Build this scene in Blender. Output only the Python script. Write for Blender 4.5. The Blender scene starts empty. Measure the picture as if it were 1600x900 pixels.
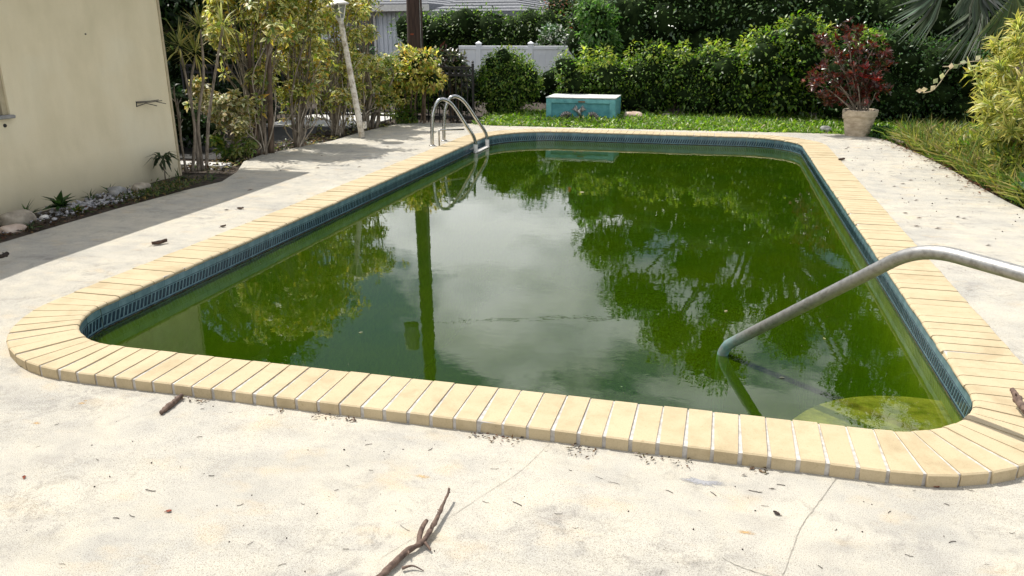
import bpy, bmesh, math
import numpy as np
from mathutils import Vector, Matrix, noise as mnoise

S = bpy.context.scene
COL = S.collection
rad = math.radians
# ------------------------------------------------------------------ camera, world, sun, exposure
CAM_H = 1.6
PITCH, YAW, ROLL, FPX = rad(18.105), rad(14.523), rad(-0.136), 1223.33
cam = bpy.data.cameras.new('camera')
cam_o = bpy.data.objects.new('camera', cam); COL.objects.link(cam_o)
cam.sensor_fit = 'HORIZONTAL'; cam.sensor_width = 36.0; cam.lens = 36.0 * FPX / 1600.0
cam.clip_start = 0.05; cam.clip_end = 2000
fw = Vector((-math.sin(YAW) * math.cos(PITCH), math.cos(YAW) * math.cos(PITCH), -math.sin(PITCH)))
rt = Vector((math.cos(YAW), math.sin(YAW), 0)); up = rt.cross(fw)
r2 = rt * math.cos(ROLL) + up * math.sin(ROLL); u2 = up * math.cos(ROLL) - rt * math.sin(ROLL)
M = Matrix(((r2.x, u2.x, -fw.x), (r2.y, u2.y, -fw.y), (r2.z, u2.z, -fw.z))).to_4x4()
M.translation = (0, 0, CAM_H)
cam_o.matrix_world = M
S.camera = cam_o

SUN_TRAVEL = Vector((0.5, -0.25, -1.0)).normalized()
sun_d = -SUN_TRAVEL
elev = math.asin(sun_d.z); azim = math.atan2(sun_d.x, sun_d.y)      # azimuth clockwise from +Y
sun = bpy.data.lights.new('sun', 'SUN'); sun.energy = 4.9; sun.angle = rad(0.53); sun.color = (1.0, 0.955, 0.88)
sun_o = bpy.data.objects.new('sun', sun); COL.objects.link(sun_o)
sun_o.rotation_euler = SUN_TRAVEL.to_track_quat('-Z', 'Y').to_euler()
sun_o.location = (-20, 10, 40)

W = bpy.data.worlds.new('World'); S.world = W; W.use_nodes = True
nt = W.node_tree; N = nt.nodes; N.clear()
out = N.new('ShaderNodeOutputWorld'); bg = N.new('ShaderNodeBackground'); bg.inputs[1].default_value = 0.078
sky = N.new('ShaderNodeTexSky'); sky.sky_type = 'NISHITA'; sky.sun_disc = False
sky.sun_elevation = elev; sky.sun_rotation = azim; sky.air_density = 1.0; sky.dust_density = 1.2; sky.ozone_density = 1.0
tc = N.new('ShaderNodeTexCoord')
mp = N.new('ShaderNodeMapping'); mp.inputs['Location'].default_value = (2.5, 2.4, 2.1); mp.inputs['Scale'].default_value = (1.0, 1.0, 2.2)
nz = N.new('ShaderNodeTexNoise'); nz.inputs['Scale'].default_value = 2.6; nz.inputs['Detail'].default_value = 9; nz.inputs['Roughness'].default_value = 0.56
nz.inputs['Distortion'].default_value = 0.25
cr = N.new('ShaderNodeValToRGB'); cr.color_ramp.elements[0].position = 0.475; cr.color_ramp.elements[1].position = 0.54
mx = N.new('ShaderNodeMix'); mx.data_type = 'RGBA'; L = nt.links
nz2 = N.new('ShaderNodeTexNoise'); nz2.inputs['Scale'].default_value = 5.0; nz2.inputs['Detail'].default_value = 8
cr2 = N.new('ShaderNodeValToRGB'); cr2.color_ramp.elements[0].position = 0.32; cr2.color_ramp.elements[0].color = (8.0, 8.4, 9.0, 1); cr2.color_ramp.elements[1].position = 0.62; cr2.color_ramp.elements[1].color = (28, 28, 28, 1)
L.new(mp.outputs[0], nz2.inputs['Vector']); L.new(nz2.outputs[0], cr2.inputs[0]); L.new(cr2.outputs[0], mx.inputs['B'])
L.new(tc.outputs['Generated'], mp.inputs[0]); L.new(mp.outputs[0], nz.inputs['Vector']); L.new(nz.outputs[0], cr.inputs[0])
L.new(cr.outputs[0], mx.inputs['Factor']); L.new(sky.outputs[0], mx.inputs['A']); L.new(mx.outputs['Result'], bg.inputs[0]); L.new(bg.outputs[0], out.inputs[0])

S.view_settings.view_transform = 'Standard'; S.view_settings.look = 'None'
S.view_settings.exposure = 0.10; S.view_settings.gamma = 1.0
S.view_settings.use_curve_mapping = False
S.render.engine = 'CYCLES'
S.cycles.max_bounces = 6; S.cycles.diffuse_bounces = 3; S.cycles.glossy_bounces = 3; S.cycles.transmission_bounces = 4; S.cycles.transparent_max_bounces = 12

# ------------------------------------------------------------------ pixel of the photograph -> point in the place
def ray(px, py):
    return r2 * ((px - 800) / FPX) - u2 * ((py - 450) / FPX) + fw
def G(px, py, z=0.0):
    d = ray(px, py); return Vector((0, 0, CAM_H)) + d * ((z - CAM_H) / d.z)
def atY(px, py, Y):
    d = ray(px, py); return Vector((0, 0, CAM_H)) + d * (Y / d.y)

# ------------------------------------------------------------------ material helpers
MATS = {}
def new_mat(name):
    m = bpy.data.materials.new(name); m.use_nodes = True
    n = m.node_tree.nodes; b = n.get('Principled BSDF'); MATS[name] = m
    return m, n, m.node_tree.links, b
def rgb(h):
    c = [int(h[i:i + 2], 16) / 255 for i in (0, 2, 4)]
    return tuple([x / 12.92 if x <= .04045 else ((x + .055) / 1.055) ** 2.4 for x in c] + [1.0])
def noise_node(n, l, scale, detail=4, rough=.55, coord='Object', dist=0.0, sc=None):
    t = n.new('ShaderNodeTexCoord'); z = n.new('ShaderNodeTexNoise')
    z.inputs['Scale'].default_value = scale; z.inputs['Detail'].default_value = detail; z.inputs['Roughness'].default_value = rough; z.inputs['Distortion'].default_value = dist
    if sc:
        p = n.new('ShaderNodeMapping'); p.inputs['Scale'].default_value = sc
        l.new(t.outputs[coord], p.inputs[0]); l.new(p.outputs[0], z.inputs['Vector'])
    else: l.new(t.outputs[coord], z.inputs['Vector'])
    return z
def ramp(n, l, src, stops):
    r = n.new('ShaderNodeValToRGB'); e = r.color_ramp.elements
    while len(e) < len(stops): e.new(0.5)
    for k, (p, c) in enumerate(stops):
        e[k].position = p; e[k].color = c if len(c) == 4 else tuple(c) + (1,)
    l.new(src, r.inputs[0]); return r
def mixc(n, l, fac, a, b, mode='MIX'):
    m = n.new('ShaderNodeMix'); m.data_type = 'RGBA'; m.blend_type = mode
    for s, v in (('Factor', fac), ('A', a), ('B', b)):
        if isinstance(v, (int, float)): m.inputs[s].default_value = v
        elif isinstance(v, tuple): m.inputs[s].default_value = v
        else: l.new(v, m.inputs[s])
    return m.outputs['Result']
def bump(n, l, b, src, strength, dist=.01):
    k = n.new('ShaderNodeBump'); k.inputs['Strength'].default_value = strength; k.inputs['Distance'].default_value = dist
    l.new(src, k.inputs['Height']); l.new(k.outputs[0], b.inputs['Normal']); return k
BW = ((0, 0, 0, 1), (1, 1, 1, 1))
def simple(name, c1, c2, scale=6, rough=.7, bs=.3, bd=.01, detail=5, metal=0.0, lo=.35, hi=.65, sc=None, spec=.5, vary=0.0):
    m, n, l, b = new_mat(name)
    z = noise_node(n, l, scale, detail, .6, sc=sc)
    c = ramp(n, l, z.outputs[0], [(lo, c1), (hi, c2)]).outputs[0]
    if vary:
        oi = n.new('ShaderNodeObjectInfo'); mr = n.new('ShaderNodeMapRange')
        mr.inputs['To Min'].default_value = 1 - vary; mr.inputs['To Max'].default_value = 1 + vary
        l.new(oi.outputs['Random'], mr.inputs['Value'])
        hs = n.new('ShaderNodeHueSaturation'); l.new(mr.outputs[0], hs.inputs['Value']); l.new(c, hs.inputs['Color']); c = hs.outputs[0]
    l.new(c, b.inputs['Base Color'])
    b.inputs['Roughness'].default_value = rough; b.inputs['Metallic'].default_value = metal; b.inputs['Specular IOR Level'].default_value = spec
    if bs: bump(n, l, b, z.outputs[0], bs, bd)
    return m
def leaf_mat(name, rough=.42, trans=.3, spec=.45):
    m, n, l, b = new_mat(name)
    a = n.new('ShaderNodeAttribute'); a.attribute_name = 'tint'
    l.new(a.outputs['Color'], b.inputs['Base Color']); b.inputs['Roughness'].default_value = rough; b.inputs['Specular IOR Level'].default_value = spec
    t = n.new('ShaderNodeBsdfTranslucent'); hs = n.new('ShaderNodeHueSaturation'); hs.inputs['Value'].default_value = 1.7; hs.inputs['Saturation'].default_value = 1.1
    l.new(a.outputs['Color'], hs.inputs['Color']); l.new(hs.outputs[0], t.inputs[0])
    mxs = n.new('ShaderNodeMixShader'); mxs.inputs[0].default_value = trans
    l.new(b.outputs[0], mxs.inputs[1]); l.new(t.outputs[0], mxs.inputs[2]); l.new(mxs.outputs[0], n['Material Output'].inputs[0])
    return m

# ---- concrete of the deck: pale cream, weathered, speckled aggregate, rust and grey stains
def deck_mat():
    m, n, l, b = new_mat('weathered_concrete')
    big = noise_node(n, l, 1.1, 6, .62, dist=.4)
    mid = noise_node(n, l, 5.5, 6, .65, dist=.3)
    streak = noise_node(n, l, 2.2, 5, .6, sc=(.7, 2.4, 1), dist=.5)
    fine = noise_node(n, l, 210, 3, .75)
    grit = noise_node(n, l, 420, 2, .6)
    rust = noise_node(n, l, 3.3, 4, .6, sc=(1, 1.6, 1))
    c = ramp(n, l, big.outputs[0], [(.30, (.43, .415, .375)), (.45, (.495, .47, .415)), (.60, (.545, .51, .435)), (.75, (.575, .55, .49))]).outputs[0]
    c2 = ramp(n, l, mid.outputs[0], [(.30, (.84, .84, .85)), (.48, (.98, .98, .97)), (.68, (1.08, 1.06, 1.0))]).outputs[0]
    c = mixc(n, l, .9, c, c2, 'MULTIPLY')
    c3 = ramp(n, l, streak.outputs[0], [(.36, (.86, .865, .88)), (.55, (1, 1, 1))]).outputs[0]
    c = mixc(n, l, .8, c, c3, 'MULTIPLY')
    smu = noise_node(n, l, 9, 9, .78, dist=.6); smm = noise_node(n, l, 1.7, 3, .5)
    sm = ramp(n, l, smu.outputs[0], [(.50, (1, 1, 1)), (.62, (.66, .66, .68))]).outputs[0]
    sg = ramp(n, l, smm.outputs[0], [(.42, (0, 0, 0)), (.62, (1, 1, 1))]).outputs[0]
    c = mixc(n, l, sg, c, mixc(n, l, 1.0, c, sm, 'MULTIPLY'))
    rf = ramp(n, l, rust.outputs[0], [(.56, (0, 0, 0)), (.74, (1, 1, 1))]).outputs[0]
    c = mixc(n, l, mixc(n, l, .38, (0, 0, 0, 1), rf), c, (.62, .47, .27, 1))
    f = ramp(n, l, fine.outputs[0], [(.34, (.50, .48, .46)), (.47, (1, 1, 1)), (.62, (1.06, 1.06, 1.05))]).outputs[0]
    c = mixc(n, l, .9, c, f, 'MULTIPLY')
    g = ramp(n, l, grit.outputs[0], [(.32, (.52, .50, .47)), (.48, (1, 1, 1)), (.60, (1, 1, 1)), (.75, (1.18, 1.17, 1.15))]).outputs[0]
    c = mixc(n, l, .9, c, g, 'MULTIPLY')
    l.new(c, b.inputs['Base Color']); b.inputs['Roughness'].default_value = .9; b.inputs['Specular IOR Level'].default_value = .25
    k = bump(n, l, b, fine.outputs[0], .55, .004)
    k2 = n.new('ShaderNodeBump'); k2.inputs['Strength'].default_value = .35; k2.inputs['Distance'].default_value = .02
    l.new(mid.outputs[0], k2.inputs['Height']); l.new(k.outputs[0], k2.inputs['Normal']); l.new(k2.outputs[0], b.inputs['Normal'])
    return m
deck_mat()
# ---- painted stucco
def stucco():
    m, n, l, b = new_mat('cream_stucco')
    a = noise_node(n, l, .9, 5, .6, dist=.3); v = noise_node(n, l, 3, 4, .6, sc=(1, 1, .35)); f = noise_node(n, l, 130, 3, .7)
    c = ramp(n, l, a.outputs[0], [(.3, (.71, .63, .43)), (.5, (.78, .69, .485)), (.7, (.80, .73, .54))]).outputs[0]
    c = mixc(n, l, .5, c, ramp(n, l, v.outputs[0], [(.33, (.86, .855, .82)), (.55, (1, 1, 1))]).outputs[0], 'MULTIPLY')
    c = mixc(n, l, .5, c, ramp(n, l, f.outputs[0], [(.3, (.75, .74, .7)), (.5, (1, 1, 1))]).outputs[0], 'MULTIPLY')
    # splash-back dirt on the lowest 40 cm
    t = n.new('ShaderNodeTexCoord'); sx = n.new('ShaderNodeSeparateXYZ'); l.new(t.outputs['Object'], sx.inputs[0])
    mr = n.new('ShaderNodeMapRange'); mr.inputs['From Min'].default_value = .02; mr.inputs['From Max'].default_value = .50; mr.inputs['To Min'].default_value = 1.0; mr.inputs['To Max'].default_value = 0
    l.new(sx.outputs[2], mr.inputs[0]); ml = n.new('ShaderNodeMath'); ml.operation = 'MULTIPLY'; l.new(mr.outputs[0], ml.inputs[0]); l.new(v.outputs[0], ml.inputs[1])
    c = mixc(n, l, ml.outputs[0], c, (.27, .245, .17, 1))
    l.new(c, b.inputs['Base Color']); b.inputs['Roughness'].default_value = .85; b.inputs['Specular IOR Level'].default_value = .25
    bump(n, l, b, f.outputs[0], .5, .004)
stucco()
def brick_mat():
    m, n, l, b = new_mat('sand_coping_brick')
    a = noise_node(n, l, 7, 5, .65); f = noise_node(n, l, 190, 3, .7)
    oi = n.new('ShaderNodeObjectInfo')
    c = ramp(n, l, oi.outputs['Random'], [(0, (.495, .40, .252)), (.35, (.515, .42, .268)), (.7, (.525, .43, .276)), (1, (.50, .406, .256))]).outputs[0]
    c = mixc(n, l, .6, c, ramp(n, l, a.outputs[0], [(.3, (.80, .78, .74)), (.5, (1, 1, 1)), (.7, (1.05, 1.05, 1.06))]).outputs[0], 'MULTIPLY')
    c = mixc(n, l, .6, c, ramp(n, l, f.outputs[0], [(.3, (.72, .70, .66)), (.48, (1, 1, 1))]).outputs[0], 'MULTIPLY')
    d1 = noise_node(n, l, 3.2, 8, .7, dist=.5); d2 = noise_node(n, l, 28, 5, .7)
    c = mixc(n, l, .8, c, ramp(n, l, d1.outputs[0], [(.32, (.80, .785, .75)), (.50, (1, 1, 1))]).outputs[0], 'MULTIPLY')
    c = mixc(n, l, .8, c, ramp(n, l, d2.outputs[0], [(.60, (1, 1, 1)), (.74, (.70, .67, .60))]).outputs[0], 'MULTIPLY')
    l.new(c, b.inputs['Base Color']); b.inputs['Roughness'].default_value = .8; b.inputs['Specular IOR Level'].default_value = .3
    bump(n, l, b, f.outputs[0], .35, .002)
brick_mat()
simple('mortar', (.34, .32, .29), (.60, .57, .53), 30, .95, .6, .004, lo=.3)
simple('plaster', (.26, .30, .12), (.48, .52, .30), 5, .8, .3, .004)
simple('step_plaster', (.15, .14, .05), (.50, .44, .25), 11, .8, .2, .004, detail=9, lo=.36, hi=.66)
simple('tile_glaze', (.075, .155, .18), (.15, .25, .275), 12, .18, .05, .002, spec=.6, vary=.12)
simple('tile_navy', (.008, .022, .038), (.02, .045, .07), 16, .15, 0, spec=.6)
simple('scum', (.018, .014, .008), (.12, .10, .06), 60, .9, .6, .004)
simple('steel', (.34, .34, .33), (.62, .62, .61), 9, .24, .1, .001, metal=1.0)
simple('steel_dull', (.30, .29, .27), (.5, .49, .47), 25, .4, .2, .001, metal=1.0)
simple('soil', (.022, .016, .011), (.075, .055, .038), 14, .95, .9, .02)
simple('asphalt_shaded', (.022, .022, .022), (.05, .048, .046), 30, .9, .4, .006)  # asphalt darkened so the tree's shade is in the colour
simple('pale_pavement', (.50, .49, .46), (.70, .69, .66), 3, .9, .2, .006)
simple('white_vinyl', (.76, .79, .83), (.84, .86, .88), 3, .5, 0)
simple('siding', (.60, .64, .70), (.70, .73, .78), 4, .6, .1, .004)
simple('dark_glass', (.008, .010, .012), (.02, .024, .028), 2, .08, 0, spec=.7)
simple('trim_dark', (.05, .05, .055), (.09, .09, .095), 8, .6, 0)
simple('trim_white', (.62, .60, .56), (.76, .74, .70), 10, .6, .1, .002)
simple('frame_tan', (.40, .34, .22), (.52, .45, .30), 7, .7, .15, .003)
simple('shingle', (.13, .14, .155), (.25, .255, .27), 20, .9, .5, .01, vary=.2)
simple('pole_wood', (.030, .016, .011), (.085, .048, .033), 5, .85, .5, .01, sc=(6, 6, .5))
simple('iron_black', (.006, .006, .007), (.016, .016, .018), 30, .45, .1, .001)
simple('teal_paint', (.07, .27, .30), (.17, .46, .48), 6, .6, .25, .004, lo=.3, hi=.6)
simple('teal_dark', (.05, .23, .265), (.10, .34, .375), 8, .6, .25, .004)
simple('worn_white', (.55, .60, .60), (.80, .80, .77), 8, .65, .2, .004, lo=.3, hi=.5)
simple('pewter', (.22, .20, .19), (.48, .46, .44), 18, .4, .3, .003, metal=.75)
simple('rust_wood', (.10, .06, .03), (.24, .16, .09), 18, .8, .4, .004)
simple('pot_clay', (.34, .265, .18), (.62, .52, .39), 8, .85, .6, .008, lo=.3, hi=.62, sc=(1, 1, 2.5))
simple('lamp_paint', (.40, .335, .245), (.80, .75, .66), 16, .7, .5, .004, lo=.36, hi=.56)
simple('lamp_white', (.66, .63, .58), (.82, .80, .76), 14, .5, .1, .002)
simple('lamp_glass', (.16, .18, .17), (.30, .32, .30), 8, .12, 0)
simple('bark_grey', (.10, .08, .058), (.30, .25, .19), 22, .9, .6, .006, sc=(1, 1, .35))
simple('bark_pale', (.22, .18, .13), (.48, .42, .34), 22, .9, .5, .005, sc=(1, 1, .35))
simple('bark_brown', (.06, .04, .027), (.17, .12, .08), 16, .9, .6, .006, sc=(1, 1, .4))
simple('dead_stick', (.045, .026, .02), (.20, .135, .10), 45, .85, .7, .003, lo=.3, hi=.7)
simple('dry_leaf', (.035, .02, .016), (.12, .07, .045), 40, .8, .4, .002, vary=.5)
simple('red_leaf', (.22, .035, .012), (.36, .09, .03), 40, .7, .3, .002)
simple('dry_dark', (.014, .010, .008), (.05, .034, .024), 60, .9, .3, .001)
simple('rock_pale', (.20, .17, .13), (.44, .39, .31), 7, .9, .8, .01)
simple('rock_grey', (.16, .16, .155), (.36, .355, .34), 7, .9, .8, .01)
simple('rock_pink', (.40, .29, .22), (.58, .48, .40), 7, .9, .8, .01)
simple('pebble', (.16, .16, .17), (.50, .49, .50), 25, .8, .3, .004)
simple('crack_dark', (.20, .185, .155), (.36, .335, .285), 40, .95, 0)
def stain(name, c1, c2, hard):
    m = simple(name, c1, c2, 25, .95, .2, .002); n = m.node_tree.nodes; l = m.node_tree.links; b = n['Principled BSDF']
    at = n.new('ShaderNodeAttribute'); at.attribute_name = 'tint'; z = noise_node(n, l, 90, 4, .7)
    ad = n.new('ShaderNodeMath'); ad.operation = 'MULTIPLY'; l.new(at.outputs['Fac'], ad.inputs[0]); l.new(z.outputs[0], ad.inputs[1])
    q = ramp(n, l, ad.outputs[0], [(.12, (0, 0, 0)), (.12 + hard, (1, 1, 1))]); l.new(q.outputs[0], b.inputs['Alpha'])
stain('rust_stain', (.50, .30, .11), (.62, .46, .25), .45); stain('patch_grey', (.24, .24, .25), (.36, .36, .37), .2)
simple('core_dark', (.006, .012, .004), (.02, .034, .010), 8, 1.0, .5, .02, spec=.05)  # near-black green that stands in for the shade inside the foliage
leaf_mat('leaf', .4, .46, .5); leaf_mat('leaf_gloss', .3, .25, .6); leaf_mat('leaf_soft', .5, .35, .35)

# handrail: dull steel with verdigris at the waterline
def rail_mat():
    m, n, l, b = new_mat('rail_metal')
    z = noise_node(n, l, 40, 5, .65); z2 = noise_node(n, l, 14, 4, .6)
    t = n.new('ShaderNodeTexCoord'); sx = n.new('ShaderNodeSeparateXYZ'); l.new(t.outputs['Object'], sx.inputs[0])
    mr = n.new('ShaderNodeMapRange'); mr.inputs['From Min'].default_value = -.10; mr.inputs['From Max'].default_value = .10; mr.inputs['To Min'].default_value = 1; mr.inputs['To Max'].default_value = 0
    l.new(sx.outputs[2], mr.inputs[0])
    k = ramp(n, l, z2.outputs[0], [(.35, (.25, .25, .25)), (.6, (1, 1, 1))]).outputs[0]
    ml = n.new('ShaderNodeMath'); ml.operation = 'MULTIPLY'; l.new(mr.outputs[0], ml.inputs[0]); l.new(k, ml.inputs[1])
    base = ramp(n, l, z.outputs[0], [(.3, (.27, .26, .24)), (.5, (.38, .375, .36)), (.75, (.46, .455, .44))]).outputs[0]
    c = mixc(n, l, ml.outputs[0], base, (.07, .30, .30, 1)); l.new(c, b.inputs['Base Color'])
    inv = n.new('ShaderNodeMath'); inv.operation = 'SUBTRACT'; inv.inputs[0].default_value = 1; l.new(ml.outputs[0], inv.inputs[1]); l.new(inv.outputs[0], b.inputs['Metallic'])
    b.inputs['Roughness'].default_value = .5
    bump(n, l, b, z.outputs[0], .2, .001)
rail_mat()
# stagnant green water: mirror by Fresnel, the rest half murk, half see-through into an absorbing volume
def water_mat():
    m, n, l, b = new_mat('green_pool_water'); n.remove(b); o = n['Material Output']
    t = n.new('ShaderNodeTexCoord')
    def nzz(scale, det, sc=(1, 1, 1)):
        p = n.new('ShaderNodeMapping'); p.inputs['Scale'].default_value = sc; l.new(t.outputs['Object'], p.inputs[0])
        z = n.new('ShaderNodeTexNoise'); z.inputs['Scale'].default_value = scale; z.inputs['Detail'].default_value = det; l.new(p.outputs[0], z.inputs['Vector']); return z
    z1 = nzz(2.0, 3, (.8, 1.3, 1)); z2 = nzz(9, 3, (1, 1.2, 1)); z3 = nzz(1.6, 3)
    k1 = n.new('ShaderNodeBump'); k1.inputs['Strength'].default_value = .038; k1.inputs['Distance'].default_value = .02; l.new(z1.outputs[0], k1.inputs['Height'])
    k2 = n.new('ShaderNodeBump'); k2.inputs['Strength'].default_value = .014; k2.inputs['Distance'].default_value = .02; l.new(z2.outputs[0], k2.inputs['Height']); l.new(k1.outputs[0], k2.inputs['Normal'])
    fr = n.new('ShaderNodeFresnel'); fr.inputs[0].default_value = 1.49; l.new(k2.outputs[0], fr.inputs[1])
    gl = n.new('ShaderNodeBsdfGlossy'); gl.inputs['Roughness'].default_value = .0; l.new(k2.outputs[0], gl.inputs['Normal'])
    df = n.new('ShaderNodeBsdfDiffuse')
    c = ramp(n, l, z3.outputs[0], [(.35, (.048, .124, .002)), (.65, (.074, .150, .002))]).outputs[0]; l.new(c, df.inputs[0])
    tr = n.new('ShaderNodeBsdfTransparent'); tr.inputs[0].default_value = (.92, .94, .6, 1)
    a = n.new('ShaderNodeMixShader'); a.inputs[0].default_value = .72; l.new(df.outputs[0], a.inputs[1]); l.new(tr.outputs[0], a.inputs[2])
    f = n.new('ShaderNodeMixShader'); l.new(fr.outputs[0], f.inputs[0]); l.new(a.outputs[0], f.inputs[1]); l.new(gl.outputs[0], f.inputs[2]); l.new(f.outputs[0], o.inputs[0])
    v = n.new('ShaderNodeVolumeAbsorption'); v.inputs[0].default_value = (.60, .70, .06, 1); v.inputs[1].default_value = 3.4; l.new(v.outputs[0], o.inputs[1])
water_mat()

# ------------------------------------------------------------------ mesh helpers
def tag(o, label=None, cat=None, group=None, kind=None):
    if label: o['label'] = label
    if cat: o['category'] = cat
    if group: o['group'] = group
    if kind: o['kind'] = kind
    return o
def thing(name, label, cat, loc=(0, 0, 0), group=None):
    o = bpy.data.objects.new(name, None); COL.objects.link(o); o.location = loc; o.empty_display_size = .1
    o['_o'] = tuple(loc)
    return tag(o, label, cat, group)
def origin(o):
    while o.parent: o = o.parent
    return np.array(o.location)
def obj(name, v, f, mat, parent=None, smooth=False, tint=None, at=None, mats=None, fm=None):
    """one mesh object; vertices in world coordinates, stored about the thing's own base"""
    v = np.asarray(v, dtype=np.float64)
    og = origin(parent) if parent else (np.array(at) if at is not None else np.zeros(3))
    me = bpy.data.meshes.new(name)
    if isinstance(f, np.ndarray):
        k = f.shape[1]; nf = len(f)
        me.vertices.add(len(v)); me.vertices.foreach_set('co', (v - og).ravel())
        me.loops.add(nf * k); me.loops.foreach_set('vertex_index', f.ravel().astype(np.int32))
        me.polygons.add(nf); me.polygons.foreach_set('loop_start', np.arange(0, nf * k, k, dtype=np.int32))
        me.update(calc_edges=True)
    else:
        me.from_pydata((v - og).tolist(), [], f); me.update()
    for mm in (mats or [mat]): me.materials.append(MATS[mm])
    if fm is not None: me.polygons.foreach_set('material_index', np.asarray(fm, dtype=np.int32))
    if smooth: me.polygons.foreach_set('use_smooth', np.ones(len(me.polygons), dtype=bool))
    if tint is not None:
        a = me.attributes.new('tint', 'FLOAT_COLOR', 'POINT'); c = np.ones((len(v), 4)); c[:, :3] = tint
        a.data.foreach_set('color', c.ravel())
    o = bpy.data.objects.new(name, me); COL.objects.link(o)
    if parent: o.parent = parent
    elif at is not None: o.location = at
    return o
class MB:
    def __init__(s): s.v = []; s.f = []; s.m = []
    def add(s, v, f, m=0):
        b = len(s.v); s.v += [tuple(p) for p in v]; s.f += [tuple(i + b for i in q) for q in f]; s.m += [m] * len(f); return s
    def box(s, c, size, rz=0.0, m=0, bev=0.0):
        c = np.array(c); h = np.array(size) / 2; R = np.array([[math.cos(rz), -math.sin(rz), 0], [math.sin(rz), math.cos(rz), 0], [0, 0, 1]])
        if bev <= 0:
            p = [(x, y, z) for z in (-1, 1) for x, y in ((-1, -1), (1, -1), (1, 1), (-1, 1))]
            p = [c + R @ (np.array(q) * h) for q in p]
            return s.add(p, [(3, 2, 1, 0), (4, 5, 6, 7), (0, 1, 5, 4), (1, 2, 6, 5), (2, 3, 7, 6), (3, 0, 4, 7)], m)
        rings = []
        for z, k in ((-1, 1), (-1, 0), (1, 0), (1, 1)):
            zz = z * h[2] - (0 if k else z * bev)
            hx, hy = h[0] - bev * k, h[1] - bev * k
            rings.append([c + R @ np.array(q) for q in ((-hx, -hy, zz), (hx, -hy, zz), (hx, hy, zz), (-hx, hy, zz))])
        p = [q for r in rings for q in r]; f = [(3, 2, 1, 0), (12, 13, 14, 15)]
        for r in range(3):
            for i in range(4): f.append((r * 4 + i, r * 4 + (i + 1) % 4, r * 4 + 4 + (i + 1) % 4, r * 4 + 4 + i))
        return s.add(p, f, m)
    def tube(s, pts, r, n=8, m=0, cap=True):
        v, f = tube(pts, r, n, cap); return s.add(v, f, m)
    def lathe(s, prof, c=(0, 0, 0), n=24, m=0, ph=0.0):
        v = []; f = []
        for r, z in prof:
            for i in range(n):
                a = 2 * math.pi * i / n + ph; v.append((c[0] + r * math.cos(a), c[1] + r * math.sin(a), c[2] + z))
        for k in range(len(prof) - 1):
            for i in range(n): f.append((k * n + i, k * n + (i + 1) % n, (k + 1) * n + (i + 1) % n, (k + 1) * n + i))
        return s.add(v, f, m)
    def build(s, name, mat, parent=None, smooth=False, at=None, mats=None):
        return obj(name, s.v, s.f, mat, parent, smooth, at=at, mats=mats, fm=s.m if mats else None)
def tube(pts, r, n=8, cap=True):
    P = [Vector(p) for p in pts]; r = [r] * len(P) if isinstance(r, (int, float)) else r
    v = []; f = []; u = None
    for i, p in enumerate(P):
        d = (P[min(i + 1, len(P) - 1)] - P[max(i - 1, 0)]).normalized()
        if u is None: u = d.orthogonal().normalized()
        else: u = (u - d * u.dot(d)).normalized()
        w = d.cross(u)
        for k in range(n):
            a = 2 * math.pi * k / n; v.append(tuple(p + (u * math.cos(a) + w * math.sin(a)) * r[i]))
    for i in range(len(P) - 1):
        for k in range(n): f.append((i * n + k, i * n + (k + 1) % n, (i + 1) * n + (k + 1) % n, (i + 1) * n + k))
    if cap: f.append(tuple(range(n - 1, -1, -1))); f.append(tuple((len(P) - 1) * n + k for k in range(n)))
    return v, f
def smooth_path(pts, per=6):
    P = [Vector(p) for p in pts]; o = []
    for i in range(len(P) - 1):
        a = P[max(i - 1, 0)]; b = P[i]; c = P[i + 1]; d = P[min(i + 2, len(P) - 1)]
        for k in range(per):
            t = k / per; o.append(.5 * ((2 * b) + (c - a) * t + (2 * a - 5 * b + 4 * c - d) * t * t + (3 * b - a - 3 * c + d) * t ** 3))
    o.append(P[-1]); return o
def fillet(pts, rad_, per=6):
    """polyline with rounded bends"""
    P = [Vector(p) for p in pts]; o = [P[0]]
    for i in range(1, len(P) - 1):
        a = (P[i - 1] - P[i]); b = (P[i + 1] - P[i]); q = rad_ if isinstance(rad_, (int, float)) else rad_[i - 1]
        q = min(q, a.length * .48, b.length * .48); s = P[i] + a.normalized() * q; e = P[i] + b.normalized() * q
        for k in range(per + 1):
            t = k / per; o.append(s * (1 - t) ** 2 + P[i] * 2 * t * (1 - t) + e * t * t)
    o.append(P[-1]); return o
def unit(a): return a / np.maximum(np.linalg.norm(a, axis=-1, keepdims=True), 1e-9)
def leafmesh(pos, d, up_, Ln, Wd, fold=.25, droop=.15):
    """N five-point leaves (base, left, right, rib, tip); returns verts (N*5,3), faces (N*4,3)"""
    n = len(pos); d = unit(d); s = unit(np.cross(d, up_)); u = unit(np.cross(s, d))
    Ln = np.broadcast_to(Ln, n)[:, None]; Wd = np.broadcast_to(Wd, n)[:, None]
    mid = pos + d * Ln * .5
    v = np.stack([pos, mid - s * Wd * .5 + u * Wd * fold * .5, mid + s * Wd * .5 + u * Wd * fold * .5, mid - u * Wd * fold * .3 + u * Ln * droop * .15, pos + d * Ln - u * Ln * droop], 1).reshape(-1, 3)
    b = (np.arange(n) * 5)[:, None, None]
    f = (np.array([[0, 3, 1], [0, 2, 3], [1, 3, 4], [3, 2, 4]])[None] + b).reshape(-1, 3)
    return v, f
def pick(rng, cols, n, jit=.2, w=None):
    cols = np.array(cols); c = cols[rng.choice(len(cols), n, p=w)]
    return np.clip(c * (1 + jit * rng.standard_normal((n, 1))) * (1 + .06 * rng.standard_normal((n, 3))), .002, .95)
def sph(rng, n):
    return unit(rng.standard_normal((n, 3)))
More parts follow.
